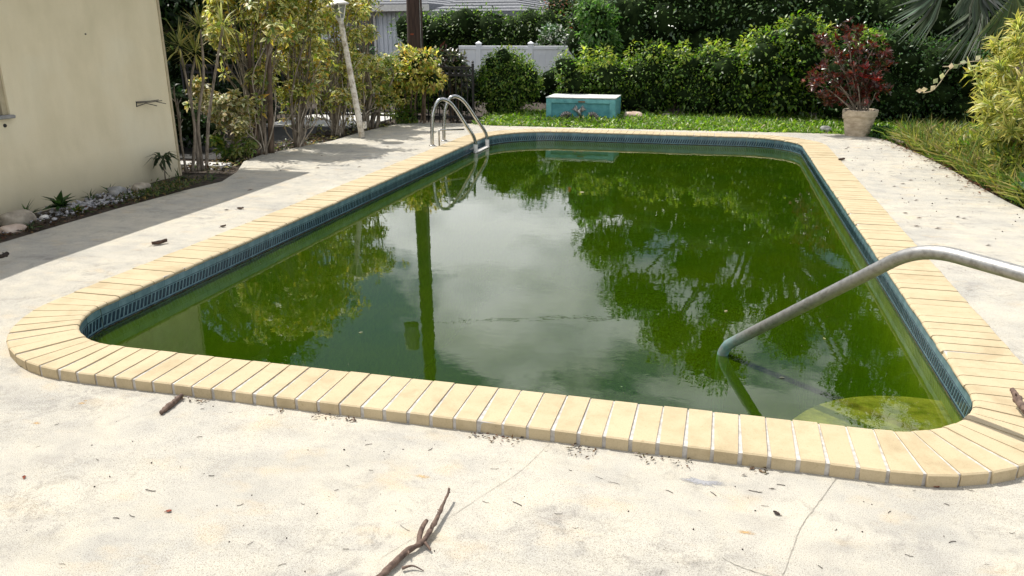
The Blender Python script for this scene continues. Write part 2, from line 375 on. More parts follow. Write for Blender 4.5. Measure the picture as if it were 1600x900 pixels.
def ico(sub=1):
    bm = bmesh.new(); bmesh.ops.create_icosphere(bm, subdivisions=sub, radius=1); v = np.array([p.co[:] for p in bm.verts]); f = [tuple(q.index for q in p.verts) for p in bm.faces]; bm.free(); return v, np.array(f)
ICO1 = ico(1); ICO2 = ico(2); ICO3 = ico(3)
def crown_points(rng, blobs, n, inner=.62, zmin=-9):
    B = np.array(blobs); c = B[:, :3]; r = B[:, 3:6]
    w = (r[:, 0] * r[:, 1] + r[:, 0] * r[:, 2] + r[:, 1] * r[:, 2]); w = w / w.sum()
    P = []; Dr = []; tot = 0
    while tot < n:
        k = rng.choice(len(B), n, p=w); u = sph(rng, n); rr = inner + (1.08 - inner) * rng.random((n, 1)) ** .55
        p = c[k] + u * r[k] * rr
        ok = p[:, 2] > zmin
        for j in range(len(B)):
            q = ((p - c[j]) / r[j]); ok &= ~(((q ** 2).sum(1) < .5 ** 2) & (k != j))
        P.append(p[ok]); Dr.append(unit(u / r[k])[ok]); tot += ok.sum()
    return np.concatenate(P)[:n], np.concatenate(Dr)[:n]
def foliage(name, parent, seed, blobs, n, Ln, Wd, cols, mat='leaf', inner=.62, core=.62, jit=.28, w=None, upb=.9, zmin=-9, rand=.8, fold=.25, droop=.15, label=None):
    rng = np.random.default_rng(seed)
    p, nr = crown_points(rng, blobs, n, inner, zmin)
    d = unit(nr + rand * sph(rng, n) + np.array([0, 0, -.25])); upv = unit(nr + np.array([0, 0, upb]) + .5 * sph(rng, n))
    sc = .5 + 1.0 * rng.random(n) ** 1.3
    v, f = leafmesh(p, d, upv, Ln * sc, Wd * sc, fold, droop)
    t = np.repeat(pick(rng, cols, n, jit, w), 5, 0)
    o = obj(name, v, f, mat, parent, tint=t)
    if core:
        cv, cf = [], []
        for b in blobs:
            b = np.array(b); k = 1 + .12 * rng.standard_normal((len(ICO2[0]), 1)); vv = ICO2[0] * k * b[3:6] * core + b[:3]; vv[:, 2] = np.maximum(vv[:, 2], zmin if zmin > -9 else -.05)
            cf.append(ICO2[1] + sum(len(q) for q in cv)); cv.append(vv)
        obj('shade_core', np.concatenate(cv), np.concatenate(cf), 'core_dark', parent)['kind'] = 'stuff'  # added dark blobs: block light and paint the shade inside the crown
    return o
def hedge_blobs(rng, x0, x1, y0, y1, topf, zb=.1, r=.42, step=.3, xf=None):
    """overlapping clumps filling a clipped hedge; topf(x) = height"""
    out_ = []
    for x in np.arange(x0 + r * .7, x1 - r * .5, step):
        T = topf(x) + .07 * rng.standard_normal()
        for z in np.arange(zb + r * .7, T - r * .55 + 1e-6, r * .85):
            for y in ([y0 + r * .8, y1 - r * .8] if y1 - y0 > 2 * r else [(y0 + y1) / 2]):
                k = r * (.85 + .35 * rng.random()); out_.append((x + .14 * rng.standard_normal(), y + .12 * rng.standard_normal(), z + .08 * rng.standard_normal(), k, k, k * .9))
        k = r * (.8 + .3 * rng.random()); out_.append((x + .1 * rng.standard_normal(), (y0 + y1) / 2 + .1 * rng.standard_normal(), T - k * .85 + .05 * rng.standard_normal(), k, max(k, (y1 - y0) * .5), k))
    return out_

# ================================================================== THE POOL AND THE GROUND
XI0, XI1, YI0, YI1 = -3.62, 1.236, 3.265, 13.22        # inner lip of the coping
CW = 0.354
CORN = {'nl': .58, 'nr': .50, 'fl': 1.10, 'fr': .85}
ZW = -0.163
def outline(off=0.0, seg=14):
    """counter-clockwise rounded rectangle, offset outward by off"""
    pts = []
    for (cx, cy, r, a0) in ((XI1 - CORN['nr'], YI0 + CORN['nr'], CORN['nr'], -90), (XI1 - CORN['fr'], YI1 - CORN['fr'], CORN['fr'], 0), (XI0 + CORN['fl'], YI1 - CORN['fl'], CORN['fl'], 90), (XI0 + CORN['nl'], YI0 + CORN['nl'], CORN['nl'], 180)):
        for k in range(seg + 1):
            a = rad(a0 + 90 * k / seg); pts.append((cx + (r + off) * math.cos(a), cy + (r + off) * math.sin(a)))
    return pts
CEN = np.array([(XI0 + XI1) / 2, 7.5])
def ray_poly(poly, ang):
    d = np.array([math.cos(ang), math.sin(ang)]); best = None
    for i in range(len(poly)):
        a = np.array(poly[i]) - CEN; b = np.array(poly[(i + 1) % len(poly)]) - CEN; e = b - a
        den = d[0] * e[1] - d[1] * e[0]
        if abs(den) < 1e-12: continue
        t = (a[0] * e[1] - a[1] * e[0]) / den; s = (a[0] * d[1] - a[1] * d[0]) / den
        if t > 0 and -1e-9 <= s <= 1 + 1e-9 and (best is None or t > best): best = t
    return CEN + d * best
def ring_sheet(name, inner, outer, zf, rings, mat, skirt=0.0, power=1.6):
    angs = set()
    for p in list(inner) + list(outer): angs.add(round(math.atan2(p[1] - CEN[1], p[0] - CEN[0]), 5))
    for k in range(240): angs.add(round(-math.pi + 2 * math.pi * k / 240, 5))
    angs = sorted(angs); v = []; f = []; n = len(angs)
    A = [ray_poly(inner, a) for a in angs]; B = [ray_poly(outer, a) for a in angs]
    for k in range(rings + 1):
        t = (k / rings) ** power
        for a, b in zip(A, B):
            p = a * (1 - t) + b * t; v.append((p[0], p[1], zf(p[0], p[1])))
    if skirt:
        for b in B: v.append((b[0], b[1], zf(b[0], b[1]) - skirt))
    for k in range(rings + (1 if skirt else 0)):
        for i in range(n): f.append((k * n + i, (k + 1) * n + i, (k + 1) * n + (i + 1) % n, k * n + (i + 1) % n))
    o = obj(name, v, f, mat, smooth=not skirt); return o
def sst(a, b, x):
    t = min(max((x - a) / (b - a), 0), 1); return t * t * (3 - 2 * t)
def deck_z(x, y):
    near = -.057 + .047 * sst(3.1, 4.6, y)
    return near + .004 * mnoise.noise(Vector((x * .8, y * .8, 0)))
ground = ring_sheet('ground', outline(.2), [(90 * math.cos(k * math.pi / 32) + CEN[0], 90 * math.sin(k * math.pi / 32) + CEN[1]) for k in range(64)], lambda x, y: -.075, 14, 'soil', power=3.0)
tag(ground, kind='structure')
DECK_OUT = [(-9, -6), (7, -6), (7, 5.2), (4.6, 6.3), (3.35, 7.1), (2.92, 7.75), (2.84, 8.6), (2.80, 9.6), (2.80, 10.5), (2.74, 11.6), (2.66, 12.5), (2.56, 13.25), (2.30, 13.95), (1.7, 14.02), (0, 13.93), (-2.4, 13.86), (-4.0, 13.85), (-4.30, 14.05), (-5.65, 14.08), (-5.78, 13.4), (-5.86, 12.4), (-5.82, 11.3), (-5.95, 10.6), (-6.10, 9.7), (-6.0, 9.1), (-5.62, 8.35), (-5.42, 7.75), (-5.50, 7.2), (-5.54, 6.2), (-5.53, 5.2), (-5.53, 4.2), (-5.6, 3.0), (-6.17, 2.4), (-9, 2.4)]
deck = ring_sheet('pool_deck', outline(CW - .06), DECK_OUT, deck_z, 16, 'weathered_concrete', skirt=.07, power=1.3)
tag(deck, kind='structure')

# cracks, patch and rust marks in the slab (parts of the deck)
def ribbon(name, pts, w, mat, parent, lift=.002, seed=0):
    rng = np.random.default_rng(seed); P = [Vector((p[0], p[1], 0)) for p in smooth_path([(q[0], q[1], 0) for q in pts], 10)]; v = []; f = []
    for i, p in enumerate(P):
        d = (P[min(i + 1, len(P) - 1)] - P[max(i - 1, 0)]).normalized(); s = Vector((-d.y, d.x, 0)); j = rng.normal(0, w * .5); ww = w * (.4 + rng.random() * .8) * .5
        for e in (-1, 1):
            q = p + s * (j + e * ww); v.append((q.x, q.y, deck_z(q.x, q.y) + lift))
    for i in range(len(P) - 1): f.append((2 * i, 2 * i + 1, 2 * i + 3, 2 * i + 2))
    return obj(name, v, f, mat, parent)
def gp(l_, z=-.057): return [G(x, y, z) for x, y in l_]
ribbon('crack', gp([(1306, 748), (1285, 778), (1262, 808), (1248, 832), (1236, 865), (1222, 905)]), .003, 'crack_dark', deck, seed=1)
ribbon('crack', gp([(862, 690), (815, 735), (770, 765), (700, 810), (640, 845), (596, 872)]), .0016, 'crack_dark', deck, seed=2)
ribbon('crack', gp([(1128, 872), (1160, 888), (1200, 900), (1240, 908)]), .003, 'crack_dark', deck, seed=3)
def splat(name, c, rx, ry, mat, parent, seed, n=26, lift=.0015, cut=None):
    rng = np.random.default_rng(seed); v = [(c.x, c.y, deck_z(c.x, c.y) + lift)]; f = []
    for i in range(n):
        a = 2 * math.pi * i / n; k = .55 + .6 * rng.random()
        if cut and cut(a): k *= .25
        x, y = c.x + rx * k * math.cos(a), c.y + ry * k * math.sin(a); v.append((x, y, deck_z(x, y) + lift))
    for i in range(n): f.append((0, 1 + i, 1 + (i + 1) % n))
    return obj(name, v, f, mat, parent, tint=np.array([[1, 1, 1]] + [[.12] * 3] * n))
splat('chipped_patch', G(1098, 752, -.057), .10, .05, 'patch_grey', deck, 5, cut=lambda a: .7 < a < 2.2)
for k, (x, y, a, b) in enumerate([(57, 661, .035, .02), (128, 630, .03, .018), (133, 626, .02, .01), (1165, 832, .05, .018), (660, 745, .05, .018)]):
    splat('rust_mark', G(x, y, -.057), a, b, 'rust_stain', deck, 20 + k, lift=.001)

# ------------------------------------------------------------------ swimming pool: shell, tiles, coping, step
pool = thing('swimming_pool', 'long rectangular swimming pool with rounded corners, sand brick coping and blue tile band', 'pool', (CEN[0], CEN[1], -1.5))
wo = outline(.018)
v = []; f = []; n = len(wo); levels = [-.029, -.5, -1.5]
for z in levels: v += [(x, y, z) for x, y in wo]
for k in range(len(levels) - 1):
    for i in range(n): f.append((k * n + i, k * n + (i + 1) % n, (k + 1) * n + (i + 1) % n, (k + 1) * n + i))
f.append(tuple((len(levels) - 1) * n + i for i in range(n)))
obj('plaster_shell', v, f, 'plaster', pool)
# mortar bed under the coping, just below the brick tops
a_, b_ = outline(.012), outline(CW - .006); n = len(a_)
v = []
for lp, z in ((a_, -.029), (a_, -.0060), (b_, -.0060), (b_, -.075)): v += [(x, y, z) for x, y in lp]
f = []
for k in range(3):
    for i in range(n): f.append((k * n + i, k * n + (i + 1) % n, (k + 1) * n + (i + 1) % n, (k + 1) * n + i))
obj('mortar_bed', v, f, 'mortar', pool)
# walk the inner lip by arc length
LP = outline(0.0, 40); 
cum = [0.0]
for i in range(len(LP)): 
    a, b = LP[i], LP[(i + 1) % len(LP)]; cum.append(cum[-1] + math.hypot(b[0] - a[0], b[1] - a[1]))
PER = cum[-1]
NRM = []
for i in range(len(LP)):
    a, b = LP[i - 1], LP[(i + 1) % len(LP)]; dx, dy = b[0] - a[0], b[1] - a[1]; q = math.hypot(dx, dy); NRM.append((dy / q, -dx / q))
seg_of = 41
def on_lip(s):
    s = s % PER; i = int(np.searchsorted(cum, s, 'right') - 1); i = min(i, len(LP) - 1); t = (s - cum[i]) / max(cum[i + 1] - cum[i], 1e-9)
    a, b = LP[i], LP[(i + 1) % len(LP)]; p = (a[0] + (b[0] - a[0]) * t, a[1] + (b[1] - a[1]) * t)
    if i % seg_of == seg_of - 1 or math.hypot(b[0] - a[0], b[1] - a[1]) > .2:      # a straight side
        dx, dy = b[0] - a[0], b[1] - a[1]; q = math.hypot(dx, dy); nn = (dy / q, -dx / q)
    else:
        k = i // seg_of; cx, cy = [(XI1 - CORN['nr'], YI0 + CORN['nr']), (XI1 - CORN['fr'], YI1 - CORN['fr']), (XI0 + CORN['fl'], YI1 - CORN['fl']), (XI0 + CORN['nl'], YI0 + CORN['nl'])][k]
        dx, dy = p[0] - cx, p[1] - cy; q = math.hypot(dx, dy); nn = (dx / q, dy / q)
    return p, nn
# brick stations: equal spacing on a line a third out from the lip
def density(s):
    p, nn = on_lip(s); i = int(np.searchsorted(cum, s % PER, 'right') - 1); i = min(i, len(LP) - 1)
    if math.hypot(LP[(i + 1) % len(LP)][0] - LP[i][0], LP[(i + 1) % len(LP)][1] - LP[i][1]) > .2: return 1.0
    r = [CORN['nr'], CORN['fr'], CORN['fl'], CORN['nl']][i // seg_of]; return (r + CW * .62) / r
ss = np.linspace(0, PER, 6001); de = np.array([density(s) for s in ss[:-1]]) * (PER / 6000); tot = np.concatenate([[0], np.cumsum(de)])
NB = int(round(tot[-1] / .1095)); st = np.interp(np.linspace(0, tot[-1], NB + 1), tot, ss)
rngb = np.random.default_rng(3)
prof = [(CW, -.060), (CW + .002, -.006), (CW - .005, -.0005), (.026, 0.0), (.010, -.003), (.002, -.009), (.0, -.016), (.004, -.025), (.016, -.030)]
for k in range(NB):
    s0, s1 = st[k], st[k + 1]; mid, nm = on_lip((s0 + s1) / 2)
    front = mid[1] < 3.6
    j0 = (.007 + .005 * rngb.random()) if front else .0042
    j1 = (.005 + .004 * rngb.random()) if front else .0042
    dz = float(np.clip(rngb.normal(0, .0012), -.002, .002)); dr = rngb.normal(0, .0016)
    pa, na = on_lip(s0 + 1e-4); pb, nb = on_lip(s1 - 1e-4)
    v = []
    tx, ty = -nm[1], nm[0]; chip = rngb.random(); sk = float(np.clip(rngb.normal(0, .0012), -.002, .002)) if front else 0.0
    for (p, nn, e, j) in ((pa, na, 1, j0), (pb, nb, -1, j1)):
        for r, z in prof:
            jj = (j * (.45 + .55 * r / CW) if front else j * (.75 + .25 * r / CW)) + e * sk * (r / CW - .5); ch = .005 if (chip < .05 and e > 0 and r > CW * .97 and z > -.02) else (.007 if (chip > .93 and e < 0 and r < .035 and z > -.02) else 0); jj += ch; v.append((p[0] + nn[0] * (r + dr - (ch if r > .1 else -ch)) + tx * e * jj, p[1] + nn[1] * (r + dr - (ch if r > .1 else -ch)) + ty * e * jj, z + dz - ch * .5))
    m = len(prof); f = [(i, i + 1, m + i + 1, m + i) for i in range(m - 1)] + [(m - 1, 0, m, 2 * m - 1), tuple(range(m - 1, -1, -1)), tuple(range(m, 2 * m))]
    obj('coping_brick', v, f, 'sand_coping_brick', pool)
# tiles: one mesh for the straight runs, raised slanting navy slats on a pale blue tile
TP = PER / round(PER / .150)
def tile_mesh():
    mb = MB(); w = TP - .003
    mb.box((0, .004, -.1015), (w, .008, .145), m=0)
    mb.box((0, -.0008, -.156), (w, .0024, .004), m=1)
    mb.box((0, -.0008, -.074), (w, .0024, .003), m=1)
    for q in range(4):
        x = -w / 2 + w * (q + .5) / 4; sl = .011; hw = .0105
        z0, z1 = -.142, -.083
        P = [(x - sl - hw, -.002, z0), (x - sl + hw, -.002, z0), (x + sl + hw, -.002, z1), (x + sl - hw, -.002, z1)]
        Q = [(a, .001, c) for a, b, c in P]
        mb.add(P + Q, [(0, 1, 2, 3), (0, 4, 5, 1), (1, 5, 6, 2), (2, 6, 7, 3), (3, 7, 4, 0)], 1)
    me = bpy.data.meshes.new('tile'); me.from_pydata(mb.v, [], mb.f); me.materials.append(MATS['tile_glaze']); me.materials.append(MATS['tile_navy']); me.polygons.foreach_set('material_index', mb.m); me.update(); return me
tm = tile_mesh(); po = np.array(pool.location)
for k in range(int(round(PER / TP))):
    p, nn = on_lip((k + .5) * TP)
    o = bpy.data.objects.new('tile', tm); COL.objects.link(o); o.parent = pool
    # local -Y of the tile looks into the pool
    o.location = (p[0] + nn[0] * .009 - po[0], p[1] + nn[1] * .009 - po[1], -po[2]); o.rotation_euler = (0, 0, math.atan2(nn[1], nn[0]) - math.pi / 2)
# crust of dried scum on the tiles at the waterline
v = []; f = []; rs = np.random.default_rng(8); NS = 1500
for k in range(NS):
    p, nn = on_lip(k * PER / NS); h0 = .002 + .006 * rs.random() + .007 * max(0, mnoise.noise(Vector((p[0] * 5, p[1] * 5, 3))))
    q = .0045 - .003 * rs.random()
    for z in (ZW - .012, ZW + h0): v.append((p[0] + nn[0] * q, p[1] + nn[1] * q, z))
for k in range(NS): a = 2 * k; b = 2 * ((k + 1) % NS); f.append((a, a + 1, b + 1, b))
tag(obj('scum_line', v, f, 'scum', pool), kind='stuff')
# rounded entry step in the corner, with a second one below
def corner_step(c, R, z, zb, nm):
    v = []; f = []; K = 40
    for zz, rr in ((zb, R), (z - .02, R), (z, R - .02)):
        for k in range(K): a = 2 * math.pi * k / K; v.append((c[0] + rr * math.cos(a), c[1] + rr * math.sin(a), zz))
    for q in range(2):
        for k in range(K): f.append((q * K + k, q * K + (k + 1) % K, (q + 1) * K + (k + 1) % K, (q + 1) * K + k))
    f.append(tuple(2 * K + k for k in range(K))); return obj(nm, v, f, 'step_plaster', pool, smooth=False)
corner_step((1.13, 3.50), .72, -.255, -.52, 'step'); corner_step((1.13, 3.50), 1.02, -.52, -.85, 'step')
# water
wv = outline(.035); n = len(wv)
v = [(x, y, ZW) for x, y in wv] + [(x, y, -1.48) for x, y in wv]
f = [tuple(range(n)), tuple(range(2 * n - 1, n - 1, -1))] + [(i, n + i, n + (i + 1) % n, (i + 1) % n) for i in range(n)]
water = obj('water', v, f, 'green_pool_water'); tag(water, kind='structure')

# ------------------------------------------------------------------ handrail over the steps
A = G(1128, 553, ZW); B = Vector((.884, 3.572, .725)); dxy = Vector((B.x - A.x, B.y - A.y, 0)).normalized()
down = (A - B).normalized()
E1 = B + dxy * .42 + Vector((0, 0, .012)); E2 = E1 + dxy * .62 + Vector((0, 0, -.05)); E3 = Vector((E2.x + dxy.x * .10, E2.y + dxy.y * .10, -.03))
A3 = A + Vector((0, 0, -.45))
path = fillet([A3, A + Vector((0, 0, .04)), B, E2, E3], [.085, .16, .2], 10)
rail = thing('handrail', 'bent dull steel handrail rising from the water over the corner steps, green at its foot', 'handrail', (E3.x, E3.y, -.057))
mb = MB(); mb.tube(path, .0305, 20); mb.build('pipe', 'rail_metal', rail, smooth=True)
mb = MB(); mb.lathe([(.035, .012), (.058, .012), (.064, .004), (.064, 0)], (E3.x, E3.y, -.056), 24); mb.build('base_flange', 'steel_dull', rail, smooth=True)

# ------------------------------------------------------------------ ladder
B1, B2 = Vector((-4.09, 11.07, -.01)), Vector((-4.10, 11.63, -.01)); P1, P2 = Vector((-3.565, 11.56, 0)), Vector((-3.555, 12.16, 0))
lad = thing('pool_ladder', 'bright steel pool ladder with two hooped rails at the far bend of the pool', 'ladder', tuple((B1 + B2) / 2))
for Bq, Pq in ((B1, P1), (B2, P2)):
    d = (Pq - Bq); d.z = 0
    mb = MB()
    t1 = Bq + d * .05 + Vector((0, 0, .50)); t2 = Bq + d * .20 + Vector((0, 0, .665)); t3 = Bq + d * .46 + Vector((0, 0, .60))
    pts = smooth_path([Bq, Bq + d * .01 + Vector((0, 0, .25)), t1, t2, t3, Bq + d * .78 + Vector((0, 0, .28)), Bq + d * .95 + Vector((0, 0, .10)), Pq + Vector((0, 0, -.03))], 7) + [Pq + Vector((0, 0, -.25)), Pq + Vector((0, 0, -.9))]
    mb.tube(pts, .0265, 14); mb.build('side_rail', 'steel', lad, smooth=True)
    mb = MB(); mb.lathe([(.023, .014), (.042, .014), (.048, .004), (.048, 0)], (Bq.x, Bq.y, -.008), 20); mb.build('base_flange', 'steel_dull', lad, smooth=True)
    mb = MB(); mb.lathe([(.031, .05), (.031, -.07)], (Pq.x, Pq.y, -.085), 16); mb.build('rubber_sleeve', 'lamp_white', lad, smooth=True)
for z in (-.150, -.42, -.69):
    mb = MB(); mb.box(((P1.x + P2.x) / 2, (P1.y + P2.y) / 2, z), (.075, (P2 - P1).length + .03, .022), bev=.006); mb.build('tread', 'lamp_white', lad)
mb = MB(); mb.tube(fillet([(-3.985, 11.09, -.01), (-3.985, 11.09, .225), (-3.70, 11.42, .205)], .03), .0125, 10); mb.build('brace', 'steel_dull', lad, smooth=True)

# ================================================================== HOUSE AT THE DECK
hx = -6.17
house = thing('house', 'cream stucco house wall standing in its own shade beside the deck', 'house', (hx - 2.4, 2.0, -.075))
y0, y1, wy0, wy1, z0, z1, zt, dp = -5.0, 8.04, 4.55, 5.825, .90, 2.05, 2.30, .11
v = [(hx, y0, -.08), (hx, wy0, -.08), (hx, wy1, -.08), (hx, y1, -.08), (hx, y0, z0), (hx, wy0, z0), (hx, wy1, z0), (hx, y1, z0), (hx, y0, z1), (hx, wy0, z1), (hx, wy1, z1), (hx, y1, z1), (hx, y0, zt), (hx, wy0, zt), (hx, wy1, zt), (hx, y1, zt),
     (hx - dp, wy0, z0), (hx - dp, wy1, z0), (hx - dp, wy1, z1), (hx - dp, wy0, z1), (hx - 4.8, y1, -.08), (hx - 4.8, y1, zt), (hx - 4.8, y0, -.08), (hx - 4.8, y0, zt)]
f = [(0, 1, 5, 4), (1, 2, 6, 5), (2, 3, 7, 6), (4, 5, 9, 8), (6, 7, 11, 10), (8, 9, 13, 12), (9, 10, 14, 13), (10, 11, 15, 14), (5, 6, 17, 16), (6, 10, 18, 17), (10, 9, 19, 18), (9, 5, 16, 19), (3, 20, 21, 15), (20, 22, 23, 21), (22, 0, 12, 23)]
wall = obj('wall', v, f, 'cream_stucco', house)
mb = MB(); mb.box((hx - 2.35, (y0 - .3 + 9.115) / 2, 2.36), (4.73 + .45, 9.115 - y0 + .3, .115)); roof = mb.build('roof', 'pole_wood', house)
mb = MB(); mb.box((hx + .004, y1 - .012, 1.11), (.016, .030, 2.36), bev=.004); mb.build('corner_bead', 'frame_tan', house)
win = MB()
for c, s in (((hx - .055, wy1 - .03, (z0 + z1) / 2), (.07, .058, z1 - z0 - .004)), ((hx - .055, wy0 + .03, (z0 + z1) / 2), (.07, .058, z1 - z0 - .004)), ((hx - .055, (wy0 + wy1) / 2, z1 - .03), (.068, wy1 - wy0 - .122, .058)), ((hx - .055, (wy0 + wy1) / 2, (z0 + z1) / 2), (.06, wy1 - wy0 - .122, .04))):
    win.box(c, s, bev=.004)
win = win.build('window', 'frame_tan', house)
mb = MB(); mb.box((hx - .08, (wy0 + wy1) / 2, (z0 + z1) / 2), (.012, wy1 - wy0 - .124, z1 - z0 - .062)); mb.build('pane', 'dark_glass', win)
mb = MB(); mb.box((hx - .025, (wy0 + wy1) / 2, z0 - .012), (.13, wy1 - wy0 + .03, .03), bev=.006); mb.build('sill', 'rock_grey', win)
mb = MB()
for dy, dz in ((0, 0), (-.055, .012)):
    mb.tube([(hx + .002, 7.46 + dy * .2, .872 + dz), (hx + .05, 7.62, .868 + dz), (hx + .07, 7.79 + dy, .872 + dz)], .0045, 6)
mb.tube([(hx + .002, 7.455, .835), (hx + .04, 7.56, .862), (hx + .09, 7.67, .825)], .0045, 6); mb.tube([(hx + .06, 7.70, .868), (hx + .11, 7.80, .838)], .004, 6); mb.tube([(hx + .003, 7.45, .83), (hx + .003, 7.46, .885)], .006, 6)
mb.build('wire_bracket', 'iron_black', house)
for y, z, r in ((5.745, .815, .017), (6.88, 1.59, .008)):
    mb = MB(); mb.lathe([(r, 0), (r * .9, .008), (0.0005, .009)], (0, 0, 0), 14); mb.v = [(hx + p[2], y + p[0], z + p[1]) for p in mb.v]; mb.build('cable_hole', 'iron_black', house)

# planting bed along the wall
v = []; f = []; NX, NY = 9, 60
for j in range(NY):
    for i in range(NX):
        y = 4.0 + (7.95 - 4.0) * j / (NY - 1); t = i / (NX - 1); xe = -5.535 if y < 7.1 else -5.535 + .12 * sst(7.1, 7.75, y) ; x = hx - .01 + (xe - hx) * t
        v.append((x, y, -.018 + .030 * math.sin(math.pi * min(max(t * 1.05, 0), 1)) + .018 * mnoise.noise(Vector((x * 6, y * 6, 1))) - (.02 if i == NX - 1 else 0)))
for j in range(NY - 1):
    for i in range(NX - 1): a = j * NX + i; f.append((a, a + 1, a + NX + 1, a + NX))
bed = obj('planting_bed', v, f, 'soil', smooth=True); tag(bed, kind='structure')
def rock(name, label, c, r, mat, seed, cat='rock', sub=None):
    rng = np.random.default_rng(seed); vv = []
    R = np.array(r); off = rng.random(3) * 50
    for p in (ICO3 if sub is None else sub)[0]:
        q = Vector((p * 1.3 + off).tolist()); k = 1 + .28 * mnoise.noise(q) + .10 * mnoise.noise(q * 3.1)
        w = p * k; w = np.sign(w) * np.minimum(abs(w), .82 + .1 * rng.random()); vv.append(w * R)
    vv = np.array(vv) + np.array(c)
    return tag(obj(name, vv, (ICO3 if sub is None else sub)[1], mat, at=(c[0], c[1], c[2] - r[2] * .6), smooth=False), label, cat)
rock('rock', 'big pale tan boulder lying at the left end of the planting bed', (-5.90, 5.43, .045), (.13, .15, .085), 'rock_pale', 1)
rock('rock', 'flat tan stone in front of the pale boulder in the bed', (-5.72, 5.20, .02), (.09, .11, .045), 'rock_pink', 2)
rock('rock', 'bluish grey stone beside the white pebbles below the wall', (-5.95, 6.72, .04), (.085, .10, .065), 'rock_grey', 3)
rock('rock', 'pale cream stone at the far end of the white pebbles', (-5.84, 6.95, .04), (.08, .12, .065), 'rock_pale', 4)
rock('rock', 'small white stone just right of the pale boulder in the bed', (-5.80, 5.62, .02), (.035, .04, .03), 'trim_white', 5)
rg = np.random.default_rng(12); cv = []; cf = []; ct = 0
for k in range(480):
    y = rg.choice([rg.normal(6.3, .33), rg.uniform(5.0, 7.1)], p=[.8, .2]); x = -5.86 + rg.normal(0, .11)
    if not (-6.13 < x < -5.60 and 4.9 < y < 7.2): continue
    s = np.array([1, 1, .7]) * (.008 + .015 * rg.random() ** 1.8) * (1 + .25 * rg.standard_normal(3)); a = rg.random() * 6.28
    vv = ICO1[0] * (1 + .15 * rg.standard_normal((len(ICO1[0]), 1))) * s; vv = np.stack([vv[:, 0] * math.cos(a) - vv[:, 1] * math.sin(a), vv[:, 0] * math.sin(a) + vv[:, 1] * math.cos(a), vv[:, 2]], 1) + (x, y, .012 + .02 * rg.random())
    cv.append(vv); cf.append(ICO1[1] + ct); ct += len(vv)
tag(obj('pebbles', np.concatenate(cv), np.concatenate(cf), 'pebble'), 'white pebbles heaped in the bed below the wall', 'pebbles', kind='stuff')

# ---- leaf builders
def leaf_obj(name, parent, rng, pos, d, upv, L_, W_, cols, mat='leaf', fold=.25, droop=.15, jit=.2, edge=None, w=None):
    v, f = leafmesh(pos, d, upv, L_, W_, fold, droop); t = pick(rng, cols, len(pos), jit, w)
    t5 = np.repeat(t, 5, 0)
    if edge is not None:
        e = pick(rng, edge, len(pos), jit); t5 = t5.reshape(-1, 5, 3); t5[:, 1] = e; t5[:, 2] = e; t5[:, 4] = e; t5 = t5.reshape(-1, 3)
    return obj(name, v, f, mat, parent, tint=t5)
def whorls(name, parent, rng, centres, axes, k, L_, W_, cols, edge, droop=.35, mat='leaf', tilt=.25, jit=.2):
    n = len(centres); ax = unit(axes); h = unit(np.cross(ax, np.array([.31, .17, .9]) + .2 * rng.standard_normal((n, 3)))); g = np.cross(ax, h); ph = rng.random(n) * 6.28
    P = []; D = []; U = []
    for q in range(k):
        a = (ph + 2 * math.pi * q / k + .15 * rng.standard_normal(n))[:, None]; dr = h * np.cos(a) + g * np.sin(a) + ax * (tilt + .2 * rng.standard_normal((n, 1)))
        P.append(centres + unit(dr) * .012); D.append(dr); U.append(ax + .2 * rng.standard_normal((n, 3)))
    m = n * k; sc = .75 + .5 * rng.random(m)
    return leaf_obj(name, parent, rng, np.concatenate(P), np.concatenate(D), np.concatenate(U), L_ * sc, W_ * sc, cols, mat, .2, droop, jit, edge)
YG = [(.42, .36, .07), (.50, .44, .12), (.34, .30, .05), (.20, .24, .04), (.46, .40, .16)]
CREAM = [(.84, .77, .30), (.76, .66, .17), (.86, .80, .42), (.46, .44, .09), (.52, .31, .06), (.18, .25, .05)]
GRN = [(.045, .11, .012), (.07, .14, .018), (.11, .18, .025), (.24, .26, .04)]
def stem_to(a, b, rng, bow=.12, per=4):
    a = Vector(a); b = Vector(b); m1 = a.lerp(b, .35) + Vector(rng.normal(0, bow, 3).tolist()) * (1, 1, .3) if False else a.lerp(b, .35); 
    j = lambda: Vector((rng.normal(0, bow), rng.normal(0, bow), rng.normal(0, bow * .3)))
    return smooth_path([a, a.lerp(b, .3) + j() * .6 + Vector((0, 0, .08)), a.lerp(b, .65) + j() * .6 + Vector((0, 0, .08)), b], per)
